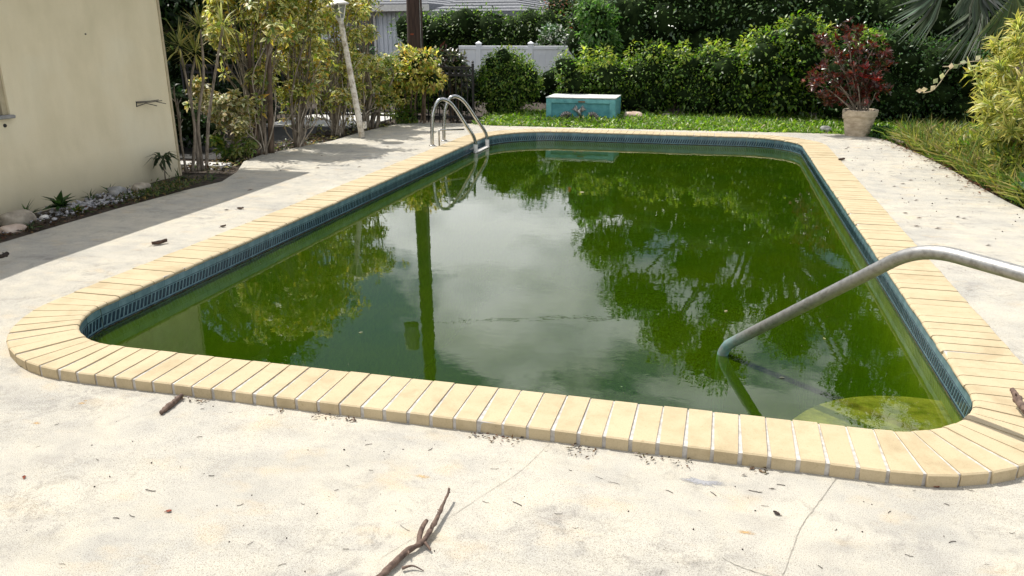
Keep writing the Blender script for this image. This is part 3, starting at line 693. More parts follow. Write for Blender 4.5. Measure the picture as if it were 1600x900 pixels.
def schefflera(label, base, tips, seed, n_per=22, cr=.17, L_=.098, W_=.038, green=GRN, cream=CREAM, r0=.026, name='schefflera_shrub', group=None, trunk=None, spread=.05):
    rng = np.random.default_rng(seed); t = thing(name, label, 'shrub', tuple(base), group); C = []; A = []
    for q, tip in enumerate(tips):
        b = Vector(base) + Vector((rng.normal(0, spread), rng.normal(0, spread), -.02)); tip = Vector(tip)
        p = stem_to(b, tip, rng, .11); m = len(p)
        mb = MB(); mb.tube(p, [r0 * (.75 + .5 * ((seed + q) % 3) / 2) * (1 - .68 * i / (m - 1)) for i in range(m)], 7); 
        for bq in range(3):
            i0 = int(m * (.45 + .15 * bq)); s = p[i0]; e = tip + Vector((rng.normal(0, cr), rng.normal(0, cr), rng.normal(-.08, cr)))
            mb.tube(stem_to(s, e, rng, .05, 3), .0055, 5)
            for _ in range(n_per // 6): C.append(np.array(e) + rng.normal(0, cr * .45, 3)); A.append(np.array([0, 0, .8]) + rng.normal(0, .5, 3))
        mb.build('stem', 'bark_grey', t, smooth=True)
        if len(tips) > 6:
            e = tip.lerp(Vector(base), rng.uniform(.15, .5)) + Vector((rng.normal(0, .22), rng.normal(0, .1), 0)); p3 = stem_to(b, e, rng, .16, 4); mb = MB(); mb.tube(p3, [.011 - .006 * i / len(p3) for i in range(len(p3))], 6); mb.tube(stem_to(p3[len(p3) // 2], e + Vector((rng.normal(0, .2), 0, rng.normal(.1, .15))), rng, .05, 3), .005, 5); mb.build('bare_stem', 'bark_pale', t, smooth=True)
        for _ in range(n_per):
            u = rng.standard_normal(3); u /= np.linalg.norm(u); c = np.array(tip) + u * cr * (.5 + .7 * rng.random()) * np.array([1.15, 1, .9]); C.append(c); A.append(u * .7 + np.array([0, -.1, .75]) + rng.normal(0, .2, 3))
    whorls('foliage', t, rng, np.array(C), np.array(A), 7, L_, W_, green, cream)
    return t
def px(pts, Y): return [tuple(atY(x, y, Y + dy)) for x, y, dy in pts]
# ---- variegated shrubs along the left edge of the deck
schefflera('tall variegated shrub with two thick grey trunks, nearest the house', (-6.12, 9.78, -.02), px([(345, 10, 0), (372, -15, .2), (345, 55, -.1), (400, 20, .1), (425, -10, .3), (395, 65, .3), (430, 45, 0), (360, -40, .4), (408, 118, 0), (450, 10, .3), (335, 35, .5), (400, -50, .2), (440, -50, .5)], 9.9), 31, 32, r0=.018)
mb = MB(); tr = bpy.data.objects['schefflera_shrub']
for bx, by, tx, ty in ((402, 241, 388, 70), (424, 238, 420, 60)):
    p = smooth_path([G(bx, by), atY((bx * .6 + tx * .4), (by * .6 + ty * .4), 9.8), atY(tx, ty, 9.85)], 6); mb = MB(); mb.tube(p, [.048 - .022 * i / (len(p) - 1) for i in range(len(p))], 9); mb.build('trunk', 'bark_brown', tr, smooth=True)
schefflera('variegated shrub with crossing pale stems, second from the house', (-5.98, 10.52, -.02), px([(455, 60, 0), (475, 10, .1), (485, -10, 0), (470, 100, .1), (490, 40, .2), (478, -35, .3), (440, 95, .2), (492, 75, .4), (455, 150, .1), (450, -20, .5), (488, 112, .3), (462, 30, -.1), (470, 140, 0)], 10.7), 32, 26, r0=.016)
schefflera('variegated shrub spreading left of the leaning lamp post', (-6.08, 12.0, -.02), px([(505, 20, 0), (520, -10, .2), (545, 60, .3), (535, 110, .1), (500, 80, .2), (530, 145, -.1), (555, 20, .5), (490, 130, .2), (470, 30, .6), (560, 95, .5), (505, 160, .2), (520, 40, .3), (545, 5, .2), (515, 125, .3), (548, 140, .4)], 12.15), 33, 26, r0=.016)
schefflera('thin variegated shrub right behind the leaning lamp post', (-6.02, 12.9, -.02), px([(560, 10, 0), (572, 50, .2), (575, 95, 0), (585, 120, .2), (560, 130, .2), (578, -10, .3), (590, 150, .1)], 12.9), 34, 22, green=[(.05, .12, .02), (.08, .15, .025), (.14, .19, .03)])
schefflera('low drooping shrub with pale cream leaves by the house corner', (-6.30, 9.55, -.02), px([(308, 138, 0), (325, 150, 0), (345, 158, .1), (362, 168, 0), (378, 165, .1), (350, 182, -.1), (372, 192, -.1), (330, 165, -.1), (385, 182, .1)], 9.5), 35, 22, cr=.09, L_=.088, W_=.042, cream=[(.68, .62, .40), (.60, .52, .26), (.72, .66, .46), (.45, .33, .12)], r0=.012)
schefflera('small green sprout shrub on the soil left of the trunks', (-6.40, 9.50, -.03), px([(338, 218, 0), (348, 232, 0)], 9.3), 36, 12, cr=.07, L_=.08, cream=GRN, r0=.007)
schefflera('small green sprout shrub at the foot of the thick trunks', (-6.22, 9.55, -.03), px([(378, 215, 0), (388, 230, -.1), (365, 240, -.1)], 9.5), 37, 12, cr=.08, L_=.09, cream=[(.12, .20, .05), (.3, .3, .1)], r0=.007)
def bush(name, label, blobs, n, L_, W_, cols, seed, mat='leaf', base=None, core=.62, cat='bush', inner=.6, stems=3, jit=.22, w=None, extra=None, zmin=-9, group=None, fold=.25):
    b = np.array(blobs); base = base or (b[:, 0].mean(), b[:, 1].mean(), -.07); t = thing(name, label, cat, base, group); rng = np.random.default_rng(seed + 900)
    for q in range(stems):
        k = blobs[rng.integers(len(blobs))]; bb = (base[0] + rng.normal(0, .06) + .5 * (k[0] - base[0]), base[1] + rng.normal(0, .04), base[2])
        p = stem_to(bb, k[:3], rng, .05); mb = MB(); mb.tube(p, [.02 * (1 - .6 * i / len(p)) for i in range(len(p))], 6); mb.build('stem', 'bark_brown', t, smooth=True)
    foliage('foliage', t, seed, blobs, n, L_, W_, cols, mat, inner, core, jit, w, zmin=zmin, fold=fold)
    return t
rgB = np.random.default_rng(77)
def cluster(c, R, n, r, rng=rgB):
    out_ = []
    for _ in range(n):
        u = rng.standard_normal(3); u /= np.linalg.norm(u); u *= rng.random() ** .4; k = r * (.75 + .5 * rng.random()); out_.append((c[0] + u[0] * R[0], c[1] + u[1] * R[1], c[2] + u[2] * R[2], k, k, k * .9))
    return out_
bush('croton_bush', 'bright yellow green bush between the lamp post and the ladder', cluster((-5.52, 14.0, .84), (.62, .26, .38), 34, .16) + cluster((-5.8, 13.95, .5), (.2, .15, .2), 5, .13), 4200, .085, .038, [(.58, .54, .14), (.66, .61, .24), (.34, .37, .06), (.12, .20, .03), (.42, .30, .07)], 41, core=.5, base=(-5.5, 13.98, -.05), stems=9)
schefflera('leggy half bare shrub right of the lamp post', (-5.95, 13.1, -.02), px([(592, 110, 0), (600, 130, .1), (610, 95, .3), (605, 150, 0), (590, 165, 0)], 13.2), 38, 12, cr=.13, L_=.085, cream=[(.3, .3, .08), (.2, .25, .05)])
bush('low_plant', 'low dark green plant on the soil below the yellow bush', cluster((-5.62, 13.95, .10), (.22, .1, .06), 6, .13), 500, .09, .035, GRN, 42, core=.4, stems=0)

# ---- dragon tree by the house corner
rng = np.random.default_rng(51); t = thing('dragon_tree', 'slim dragon tree with spiky leaf tufts on bare stems at the house corner', 'tree', (-6.24, 8.40, -.04))
for (x, y, Y), bs in (((313, 46, 8.7), (-6.18, 8.47)), ((281, 76, 8.5), (-6.25, 8.36)), ((306, 86, 8.8), (-6.20, 8.42)), ((348, 42, 9.1), (-6.16, 8.52))):
    tip = atY(x, y, Y); p = stem_to((bs[0], bs[1], -.04), tip, rng, .07, 6); m = len(p); mb = MB(); mb.tube(p, [.022 - .010 * i / m for i in range(m)], 8); mb.build('stem', 'bark_grey', t, smooth=True)
    n = 46; u = unit(sph(rng, n) + np.array([0, 0, .45])); 
    leaf_obj('leaf_tuft', t, rng, np.array(tip) + u * .02 + np.array([0, 0, .05]) * rng.random((n, 1)), u, u + np.array([0, 0, 1.2]), .24 + .12 * rng.random(n), .022, [(.22, .26, .06), (.36, .36, .10), (.12, .18, .03)], edge=[(.52, .48, .20), (.34, .30, .10)], droop=.10)
for (a, b) in (((-6.30, 8.32), (281, 175)), ((-6.34, 8.36), (270, 140))):
    p = stem_to((a[0], a[1], -.04), atY(b[0], b[1], 8.55), rng, .06, 6); mb = MB(); mb.tube(p, [.016 - .008 * i / len(p) for i in range(len(p))], 7)
    for q in range(3): mb.tube([p[-6 + q], p[-6 + q] + Vector(rng.normal(0, .07, 3).tolist()) + Vector((0, 0, .12))], .006, 5)
    mb.build('bare_stem', 'bark_grey', t, smooth=True)

# ---- plants in the bed
def rosette(name, label, c, n, L_, W_, cols, seed, lift=.5, mat='leaf', stem=0.0, droop=.3, cat='plant', group=None):
    rng = np.random.default_rng(seed); t = thing(name, label, cat, (c[0], c[1], c[2]), group); u = unit(sph(rng, n) * np.array([1, 1, .5]) + np.array([0, 0, lift])); top = np.array(c) + (0, 0, stem)
    if stem: mb = MB(); mb.tube([c, tuple(top + (.008, 0, -stem * .5)), tuple(top)], .007, 6); mb.build('stem', 'bark_grey', t, smooth=True)
    sc = .65 + .6 * rng.random(n); leaf_obj('leaves', t, rng, top + u * .01 + np.array([0, 0, .10]) * stem * rng.random((n, 1)), u, np.array([0, 0, 1.]) + .3 * sph(rng, n), L_ * sc, W_ * sc, cols, mat, droop=droop); return t
DKG = [(.018, .045, .012), (.03, .07, .018), (.045, .09, .025)]
rosette('papaya_sapling', 'thin sapling with a palm like leaf head against the cream wall', (-6.02, 7.56, -.01), 30, .17, .04, [(.012, .03, .010), (.02, .045, .015)], 61, .15, stem=.25, droop=.5)
rosette('spiky_plant', 'dark spiky plant behind the big pale boulder', (-5.98, 5.62, 0), 26, .16, .018, DKG, 62, .7)
rosette('leafy_plant', 'broad leaved green plant left of the white pebbles', (-5.84, 5.86, .0), 34, .15, .055, DKG + [(.09, .16, .05)], 63, .6, stem=.05)
rosette('leafy_plant', 'low yellowish leafy plant touching the white pebbles', (-5.76, 5.95, .0), 26, .09, .04, [(.06, .12, .02), (.25, .22, .05), (.04, .08, .02)], 64, .5)
rosette('spiky_plant', 'small dark spiky plant above the white pebbles at the wall', (-6.04, 6.45, 0), 22, .11, .014, DKG, 65, .7)
rosette('spiky_plant', 'dark spiky tuft behind the bluish grey stone', (-6.06, 6.75, 0), 20, .11, .016, DKG, 66, .7)
rosette('spiky_plant', 'dark tuft hanging over the deck at the bed edge, below the boulder', (-5.66, 5.32, 0), 22, .10, .016, DKG, 67, .5)
rosette('spiky_plant', 'dark spiky tuft right of the sapling at the wall foot', (-5.86, 7.60, 0), 24, .13, .016, DKG, 68, .6)
rosette('spiky_plant', 'dark spiky tuft at the far tip of the bed', (-5.52, 7.72, 0), 22, .12, .015, DKG, 69, .5)
def scatter_leaves(name, rng, pts, L_, W_, cols, label, cat, mat='leaf', upb=1.0, lean=.7, droop=.25, parent=None, edge=None, jit=.25, w=None):
    n = len(pts); d = sph(rng, n); d[:, 2] = abs(d[:, 2]) * upb + .05; sc = .6 + .8 * rng.random(n)
    o = leaf_obj(name, parent, rng, pts, d, np.array([0, 0, 1.]) + lean * sph(rng, n), L_ * sc, W_ * sc, cols, mat, droop=droop, edge=edge, jit=jit, w=w)
    if label: tag(o, label, cat, kind='stuff')
    return o
rng = np.random.default_rng(71); n = 1500; P = np.stack([-5.68 + .13 * rng.standard_normal(n), 7.05 + .30 * rng.standard_normal(n), .005 + .03 * rng.random(n)], 1); P = P[(P[:, 0] > -6.1) & (P[:, 0] < -5.45) & (P[:, 1] < 7.8)]
scatter_leaves('ground_cover', rng, P, .045, .014, [(.05, .09, .02), (.10, .13, .03), (.16, .12, .05), (.03, .05, .02)], 'creeping green ground cover at the far end of the bed', 'ground cover')
n = 900; P = np.stack([-5.64 + .09 * rng.standard_normal(n), rng.uniform(4.4, 6.9, n), .0 + .02 * rng.random(n)], 1); P = P[P[:, 0] < -5.54]
scatter_leaves('leaf_litter', rng, P, .04, .018, [(.06, .03, .018), (.11, .06, .03), (.03, .02, .014), (.05, .07, .02)], 'brown dry leaf litter along the front edge of the bed', 'leaf litter', upb=.2)
n = 2600; P = np.stack([rng.uniform(-6.6, -5.75, n), rng.uniform(8.4, 14.0, n), -.06 + .05 * rng.random(n)], 1); P = P[P[:, 0] < np.interp(P[:, 1], [8.4, 9.4, 10.6, 12.4, 14], [-5.75, -6.1, -6.0, -5.9, -5.8])]
scatter_leaves('leaf_litter', rng, P, .06, .025, [(.10, .06, .03), (.06, .035, .02), (.05, .09, .02), (.28, .25, .10), (.03, .02, .012)], 'brown leaf litter and weeds under the variegated shrubs', 'leaf litter', upb=.3)

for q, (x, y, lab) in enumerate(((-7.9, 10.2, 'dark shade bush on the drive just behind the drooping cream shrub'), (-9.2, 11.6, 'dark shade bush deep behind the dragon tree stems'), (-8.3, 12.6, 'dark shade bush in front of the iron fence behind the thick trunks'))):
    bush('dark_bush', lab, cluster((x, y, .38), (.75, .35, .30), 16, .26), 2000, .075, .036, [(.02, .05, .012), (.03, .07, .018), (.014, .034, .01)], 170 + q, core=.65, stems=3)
# neighbour's pavement and drive seen under the shrubs
def slab(name, x0, x1, y0, y1, z, mat, th=.05):
    mb = MB(); mb.box(((x0 + x1) / 2, (y0 + y1) / 2, z - th / 2), (x1 - x0, y1 - y0, th)); return tag(mb.build(name, mat), kind='structure')
slab('pavement', -8.3, -6.35, 13.35, 15.9, -.045, 'pale_pavement'); slab('drive', -13.0, -6.45, 9.4, 13.345, -.055, 'asphalt_shaded')
slab('kerb', -9.5, -6.12, 8.75, 9.0, -.02, 'pale_pavement')

# ------------------------------------------------------------------ black iron fence
fy = 14.30; fen = thing('iron_fence', 'black iron picket fence behind the shrubs, ending beside the round bush', 'fence', (-7.5, fy, -.05))
pk = None; xs = np.arange(-10.6, -4.44, .112)
for i, x in enumerate(xs):
    if pk is None: mb = MB(); mb.box((x, fy, .46), (.018, .018, 1.0)); pk = mb.build('picket', 'iron_black', fen); x00 = x
    else: o = pk.copy(); COL.objects.link(o); o.parent = fen; o.location = (x - x00, 0, 0)
for z in (.98, .84, .08): mb = MB(); mb.box((-7.53, fy, z), (6.2, .030, .034)); mb.build('crossbar', 'iron_black', fen)
rgm = None
for i in range(len(xs) - 1):
    if rgm is None:
        a = [(xs[0] + .056 + .042 * math.cos(k * .6283), fy, .91 + .042 * math.sin(k * .6283)) for k in range(11)]; mb = MB(); mb.tube(a, .008, 4, cap=False); rgm = mb.build('ring', 'iron_black', fen)
    else: o = rgm.copy(); COL.objects.link(o); o.parent = fen; o.location = (xs[i] - xs[0], 0, 0)
for x in (-4.44, -6.5, -8.6, -10.62): mb = MB(); mb.box((x, fy - .002, .49), (.038, .038, 1.12)); mb.lathe([(.0, .06), (.03, .03), (.0, 0)], (x, fy - .002, 1.05), 8); mb.build('post', 'iron_black', fen)

# ------------------------------------------------------------------ leaning lamp post
Lb = G(566, 214); Lt = atY(532, 30, Lb.y + .02); ax = (Lt - Lb).normalized()
lamp = thing('garden_lamp', 'leaning weathered garden lamp post with a small white lantern on top', 'lamp', (Lb.x, Lb.y, -.01))
mb = MB(); pp = [Lb + ax * (Lt - Lb).length * k / 8 - Vector((0, 0, .01)) * (k == 0) for k in range(9)]; mb.tube(pp, [.05 - .010 * k / 8 for k in range(9)], 16); mb.build('post', 'lamp_paint', lamp, smooth=True)
mb = MB(); mb.box(tuple(Lb + Vector((.055, .0, .19))), (.04, .06, .11), bev=.006); mb.build('switch_box', 'lamp_paint', lamp)
def tilt(mbv, c):
    q = Vector((0, 0, 1)).rotation_difference(ax); return [tuple(q @ Vector(p) + c) for p in mbv]
lan = MB(); lan.lathe([(.045, -.03), (.06, 0), (.062, .012), (.02, .014)], n=6); lan.v = tilt(lan.v, Lt); lan = lan.build('lantern', 'lamp_white', lamp)
for i in range(6):
    a0, a1 = i * math.pi / 3, (i + 1) * math.pi / 3; g = MB()
    def q6(r, z, a): return (r * math.cos(a), r * math.sin(a), z)
    mid = [q6(.056, .015, a0), q6(.056, .015, a1), q6(.124, .20, a1), q6(.124, .20, a0)]; g.add(mid + [(x * .95, y * .95, z) for x, y, z in mid], [(0, 1, 2, 3), (7, 6, 5, 4), (0, 4, 5, 1), (1, 5, 6, 2), (2, 6, 7, 3), (3, 7, 4, 0)])
    g.v = tilt(g.v, Lt); g.build('pane', 'lamp_glass', lan)
    g = MB(); g.tube([q6(.060, .012, a0), q6(.129, .205, a0)], .010, 6); g.v = tilt(g.v, Lt); g.build('rib', 'lamp_white', lan)
g = MB(); g.lathe([(.11, .20), (.178, .205), (.172, .222), (.095, .27), (.04, .30), (.02, .33), (.026, .35), (.001, .37)], n=12); g.v = tilt(g.v, Lt); g.build('cap', 'lamp_white', lan)

# ------------------------------------------------------------------ teal chest with ornaments
cz = -.05; a = 0.0; cl = Vector((-3.185, 14.93, cz)); ux = Vector((1, 0, 0)); uy = Vector((0, 1, 0)); CWd, CDp, CHt = 1.31, .80, .455
chest = thing('storage_chest', 'weathered teal wooden chest with a worn white lid standing in front of the hedge', 'chest', tuple(cl + ux * CWd / 2 + uy * CDp / 2))
def cp(x, y, z): return cl + ux * x + uy * y + Vector((0, 0, z))
def cbox(name, c, s, mat, bev=.004, parent=None): mb = MB(); mb.box(tuple(cp(*c)), s, a, bev=bev); return mb.build(name, mat, parent or chest)
body = cbox('body', (CWd / 2, CDp / 2 + .012, CHt / 2), (CWd - .02, CDp - .024, CHt - .004), 'teal_dark')
for c, s in (((.05, .006, .225), (.10, .022, .45)), ((CWd - .05, .006, .225), (.10, .022, .45)), ((CWd / 2, .007, .41), (CWd - .204, .020, .078)), ((CWd / 2, .007, .04), (CWd - .204, .020, .08))): cbox('front_rail', c, s, 'teal_paint')
for y in (.06, CDp - .06): cbox('corner_board', (CWd - .002, y, .225), (.022, .10, .45), 'teal_paint')
for k in range(4): cbox('side_board', (CWd - .008, .175 + .15 * k, .225), (.014, .146, .44), 'teal_paint')
lid = cbox('lid', (CWd / 2, CDp / 2, CHt + .014), (CWd + .02, CDp + .02, .022), 'worn_white', .003)
cbox('latch', (CWd * .52, -.008, .40), (.13, .012, .03), 'rust_wood', .004)
def shell(c, R, rot):
    v = []; f = []; n = 15
    for i in range(n):
        t_ = -1.15 + 2.3 * i / (n - 1)
        for r, dpt in ((.12, .012), (.6, .05), (1, .028)):
            rr = R * r * (1 + (.05 if i % 2 else -.03)); an = t_ + rot; v.append(tuple(cp(c[0] + rr * math.sin(an), -.012 - dpt * (1 if i % 2 else .55), c[1] + rr * math.cos(an))))
    for i in range(n - 1):
        for k in range(2): f.append((i * 3 + k, i * 3 + k + 1, i * 3 + 4 + k, i * 3 + 3 + k))
    b = len(v); v += [tuple(Vector(p) + uy * .02) for p in v]
    f += [tuple(b + q for q in reversed(g_)) for g_ in f]; f += [(i * 3 + 2, b + i * 3 + 2, b + i * 3 + 5, i * 3 + 5) for i in range(n - 1)]
    return obj('shell_ornament', v, f, 'pewter', chest)
shell((.40, .09), .13, -.25); shell((.89, .09), .13, .45)
mb = MB(); bc = cp(.64, -.03, .2)
def bd(x, z, y=0): return cp(.64 + x, -.03 + y, .20 + z)
mb.tube([bd(.05, -.10), bd(.02, -.03, -.02), bd(0, .03, -.02), bd(.035, .075), bd(.06, .085)], [.012, .034, .036, .018, .004], 8)
for s in (-1, 1):
    for k in range(5): mb.tube([bd(s * .015, .0), bd(s * (.05 + .013 * k), .06 + .012 * (4 - k)), bd(s * (.075 + .018 * k), .145 - .024 * k)], [.012, .014, .003], 5)
for k in range(4): mb.tube([bd(.03, -.08), bd(-.05 - .03 * k, -.06 - .02 * k)], [.012, .005], 5)
mb.build('bird_ornament', 'pewter', chest, smooth=True)
rock('rock', 'pinkish beige rock on the grass right of the teal chest', tuple(G(990, 184, .02)), (.20, .15, .13), 'rock_pink', 8)
rock('rock', 'rounded grey rock beside the clay pot at the deck edge', tuple(G(1290, 203, .03)), (.105, .10, .075), 'rock_grey', 9)
rock('rock', 'low pale rock among weeds at the foot of the hedge', tuple(G(1042, 181, .03)), (.13, .10, .06), 'rock_pale', 10)
rosette('leafy_plant', 'pale broad leaved weed beside the pinkish rock', tuple(G(1012, 184, -.04)), 26, .22, .09, [(.22, .30, .12), (.30, .38, .18), (.12, .2, .05)], 70, .9, stem=.08)

# ------------------------------------------------------------------ clay pot and red croton
pc = Vector((2.20, 13.86, -.03)); pot = thing('clay_pot', 'big weathered clay pot with a chipped rim at the corner of the deck', 'pot', tuple(pc))
nseg = 40; prof_ = [(.0, 0), (.165, 0), (.175, .01), (.205, .14), (.238, .30), (.250, .325), (.262, .335), (.272, .425), (.262, .435), (.235, .43), (.225, .36), (.0, .355)]
v = []; f = []
for k, (r, z) in enumerate(prof_):
    for i in range(nseg):
        an = 2 * math.pi * i / nseg; q = 1 + .012 * mnoise.noise(Vector((math.cos(an) * 3, math.sin(an) * 3, z * 9))); zz = z
        if z > .33 and abs(((an - math.pi * 1.08 + math.pi) % (2 * math.pi)) - math.pi) < .30: zz = z - .06 * (1 - abs(((an - math.pi * 1.08 + math.pi) % (2 * math.pi)) - math.pi) / .30) * (1.3 if i % 2 else .8)
        v.append((pc.x + r * q * math.cos(an) + .03 * z, pc.y + r * q * math.sin(an), pc.z + zz))
for k in range(len(prof_) - 1):
    for i in range(nseg): f.append((k * nseg + i, k * nseg + (i + 1) % nseg, (k + 1) * nseg + (i + 1) % nseg, (k + 1) * nseg + i))
obj('pot_body', v, f, 'pot_clay', pot)
mb = MB(); mb.lathe([(.222, 0), (.15, .012), (.001, .02)], (pc.x + .012, pc.y, pc.z + .365), 20); mb.build('potting_soil', 'soil', pot, smooth=True)
cro = thing('red_croton', 'dark red croton shrub growing from the clay pot', 'shrub', (pc.x, pc.y, pc.z + .38)); rng = np.random.default_rng(81); C = []; A = []
RED = [(.075, .010, .010), (.11, .016, .012), (.045, .012, .010), (.15, .028, .015), (.035, .022, .012), (.06, .055, .02)]
for x, y in [(1285, 60), (1322, 50), (1310, 85), (1340, 45), (1338, 85), (1365, 75), (1380, 85), (1290, 100), (1270, 130), (1285, 148), (1300, 125), (1330, 118), (1355, 110), (1375, 105), (1350, 130), (1365, 135), (1310, 150), (1345, 150), (1280, 120), (1300, 70), (1328, 70), (1378, 140), (1295, 158)]:
    tip = atY(x, y, 13.86 + rng.normal(0, .16)); b = Vector((pc.x + rng.normal(0, .06), pc.y + rng.normal(0, .05), pc.z + .36)); p = stem_to(b, tip, rng, .045, 4); mb = MB(); mb.tube(p, [.012 - .007 * i / len(p) for i in range(len(p))], 6); mb.build('stem', 'bark_grey', cro, smooth=True)
    for q in range(4): c = p[-1 - 2 * q]; C.append(np.array(c)); A.append(np.array(p[-1] - p[-4]) + rng.normal(0, .03, 3))
    for q in range(7): C.append(np.array(tip) + rng.normal(0, .075, 3)); A.append(rng.normal(0, .4, 3) + np.array([0, 0, .7]))
whorls('foliage', cro, rng, np.array(C), np.array(A), 9, .095, .028, RED, RED + [(.20, .035, .02)], droop=.15, tilt=.8, jit=.35, mat='leaf_gloss')
C = np.array([atY(1352, 108, 13.7), atY(1348, 122, 13.68), atY(1369, 127, 13.68)]); whorls('flame_leaves', cro, rng, C, np.tile([0, -.3, .9], (3, 1)), 9, .12, .04, [(.20, .015, .012), (.26, .03, .015)], [(.22, .02, .015)], droop=.1, tilt=.9)
bush('leafy_weed', 'low leafy weed at the right foot of the clay pot', cluster((2.52, 13.78, .05), (.16, .10, .03), 6, .09), 420, .06, .03, [(.03, .09, .02), (.05, .13, .025)], 83, core=.3, stems=0, cat='weed')

# ================================================================== HEDGES AND BUSHES BEHIND
rgH = np.random.default_rng(90)
HG = [(.080, .165, .020), (.120, .215, .028), (.045, .10, .014), (.19, .29, .04), (.26, .33, .06)]
HGL = [(.11, .21, .025), (.18, .29, .035), (.07, .15, .02), (.26, .35, .05), (.04, .09, .014)]
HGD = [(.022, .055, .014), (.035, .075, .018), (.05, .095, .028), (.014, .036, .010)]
hb = hedge_blobs(rgH, -3.25, .35, 15.95, 16.85, lambda x: float(np.interp(x, [-3.3, -1.6, .2], [1.0, 1.12, 1.24])), r=.30, step=.26)
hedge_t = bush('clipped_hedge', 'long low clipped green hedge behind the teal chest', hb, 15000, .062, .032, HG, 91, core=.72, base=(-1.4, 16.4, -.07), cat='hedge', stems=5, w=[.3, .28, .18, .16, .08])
hb = hedge_blobs(rgH, .15, 2.0, 15.75, 16.9, lambda x: float(np.interp(x, [.1, .6, 1.1, 1.5, 2.0], [1.25, 1.45, 1.74, 1.70, 1.50])), r=.34, step=.26)
bush_t = bush('green_bush', 'taller lush green bush at the right end of the low hedge', hb, 9500, .075, .040, HGL, 92, core=.7, base=(1.1, 16.2, -.07), stems=4)
rg2 = np.random.default_rng(5); shoots = []
for X in np.arange(-3.0, 2.0, .33): shoots.append((X + rg2.normal(0, .1), 16.2 + rg2.normal(0, .15), float(np.interp(X, [-3.3, -1.6, .2, 1.1, 2], [1.02, 1.14, 1.26, 1.74, 1.5])) + .05 * rg2.random(), .10 + .05 * rg2.random(), .10, .14 + .10 * rg2.random()))
SH = [(.28, .36, .05), (.36, .42, .08), (.18, .28, .04)]
foliage('young_shoots', hedge_t, 93, [q for q in shoots if q[0] < .3], 900, .085, .04, SH, core=0)['kind'] = 'stuff'; foliage('young_shoots', bush_t, 94, [q for q in shoots if q[0] >= .3], 500, .085, .04, SH, core=0)['kind'] = 'stuff'
bush('round_bush', 'round clipped green bush right of the iron fence end', cluster((-4.16, 15.75, .50), (.60, .38, .45), 30, .28) + cluster((-4.2, 15.75, .98), (.30, .25, .25), 10, .2) + [(-4.15, 15.8, .6, .62, .5, .68)], 9800, .055, .028, HG, 94, core=.7, base=(-4.15, 15.8, -.07), stems=4)
hb = hedge_blobs(rgH, 1.95, 4.6, 15.4, 16.6, lambda x: float(np.interp(x, [1.9, 2.5, 3.4, 4.6], [1.40, 1.58, 1.50, 1.25])), r=.33, step=.28)
bush('green_bush', 'dark green small leaved bush behind the red croton', hb, 10000, .06, .034, [(.035, .09, .02), (.05, .12, .028), (.025, .06, .015), (.10, .17, .04)], 95, core=.72, base=(3.2, 16, -.07), stems=4)
bush('green_bush', 'pale shoots bush between the croton and the palm fronds', cluster((2.45, 15.55, 1.42), (.22, .12, .14), 6, .13), 520, .09, .045, [(.26, .34, .07), (.2, .3, .05), (.1, .2, .03)], 96, core=.3, base=(2.45, 15.55, .3), stems=3)
hb = hedge_blobs(rgH, -3.3, 7.2, 18.2, 19.6, lambda x: 2.75 + .35 * math.sin(x * 1.3 + 1) + .2 * math.sin(x * 3.1), r=.55, step=.42)
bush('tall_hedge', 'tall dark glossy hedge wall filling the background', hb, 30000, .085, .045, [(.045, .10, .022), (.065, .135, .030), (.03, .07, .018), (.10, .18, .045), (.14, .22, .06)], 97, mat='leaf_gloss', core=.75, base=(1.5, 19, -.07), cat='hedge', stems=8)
bush('young_tree', 'light green leafy young tree at the left end of the tall dark hedge', cluster((-2.62, 17.6, 1.55), (.40, .3, .75), 20, .24), 3600, .11, .042, [(.07, .16, .03), (.11, .22, .045), (.17, .29, .07), (.04, .10, .02)], 98, core=.5, base=(-2.62, 17.6, -.07), stems=4, cat='tree')
bush('dark_croton', 'dark maroon and green croton shrub left of the round bush', cluster((-5.05, 15.0, .95), (.26, .2, .45), 18, .18), 2400, .09, .034, [(.02, .035, .015), (.05, .015, .012), (.015, .02, .01), (.04, .07, .02), (.22, .24, .08)], 99, core=.5, base=(-5.05, 15.0, -.07), stems=5, mat='leaf_gloss')
hb = hedge_blobs(rgH, -9.55, -4.4, 23.2, 24.6, lambda x: 2.12 + .1 * math.sin(x * 2.3), r=.5, step=.38)
bush('clipped_hedge', 'clipped hedge behind the white vinyl fence', hb, 15000, .085, .042, [(.06, .12, .02), (.09, .17, .03), (.04, .08, .015), (.16, .24, .05)], 100, core=.75, base=(-6.5, 24, -.07), cat='hedge', stems=6)
hb = hedge_blobs(rgH, -14.5, -7.4, 16.0, 17.0, lambda x: (2.5 if x < -9.2 else 1.6) + .25 * math.sin(x * 1.7), r=.5, step=.42)
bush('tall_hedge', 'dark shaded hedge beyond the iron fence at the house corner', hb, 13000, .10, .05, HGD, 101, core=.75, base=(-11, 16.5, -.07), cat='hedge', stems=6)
bush('flowering_shrub', 'shrub with white flower heads above the right end of the vinyl fence', cluster((-4.25, 21.4, 1.25), (.6, .3, .35), 16, .24), 2200, .10, .05, [(.05, .11, .02), (.03, .07, .015), (.45, .48, .42)], 102, core=.5, base=(-4.2, 21.4, -.07), stems=4)

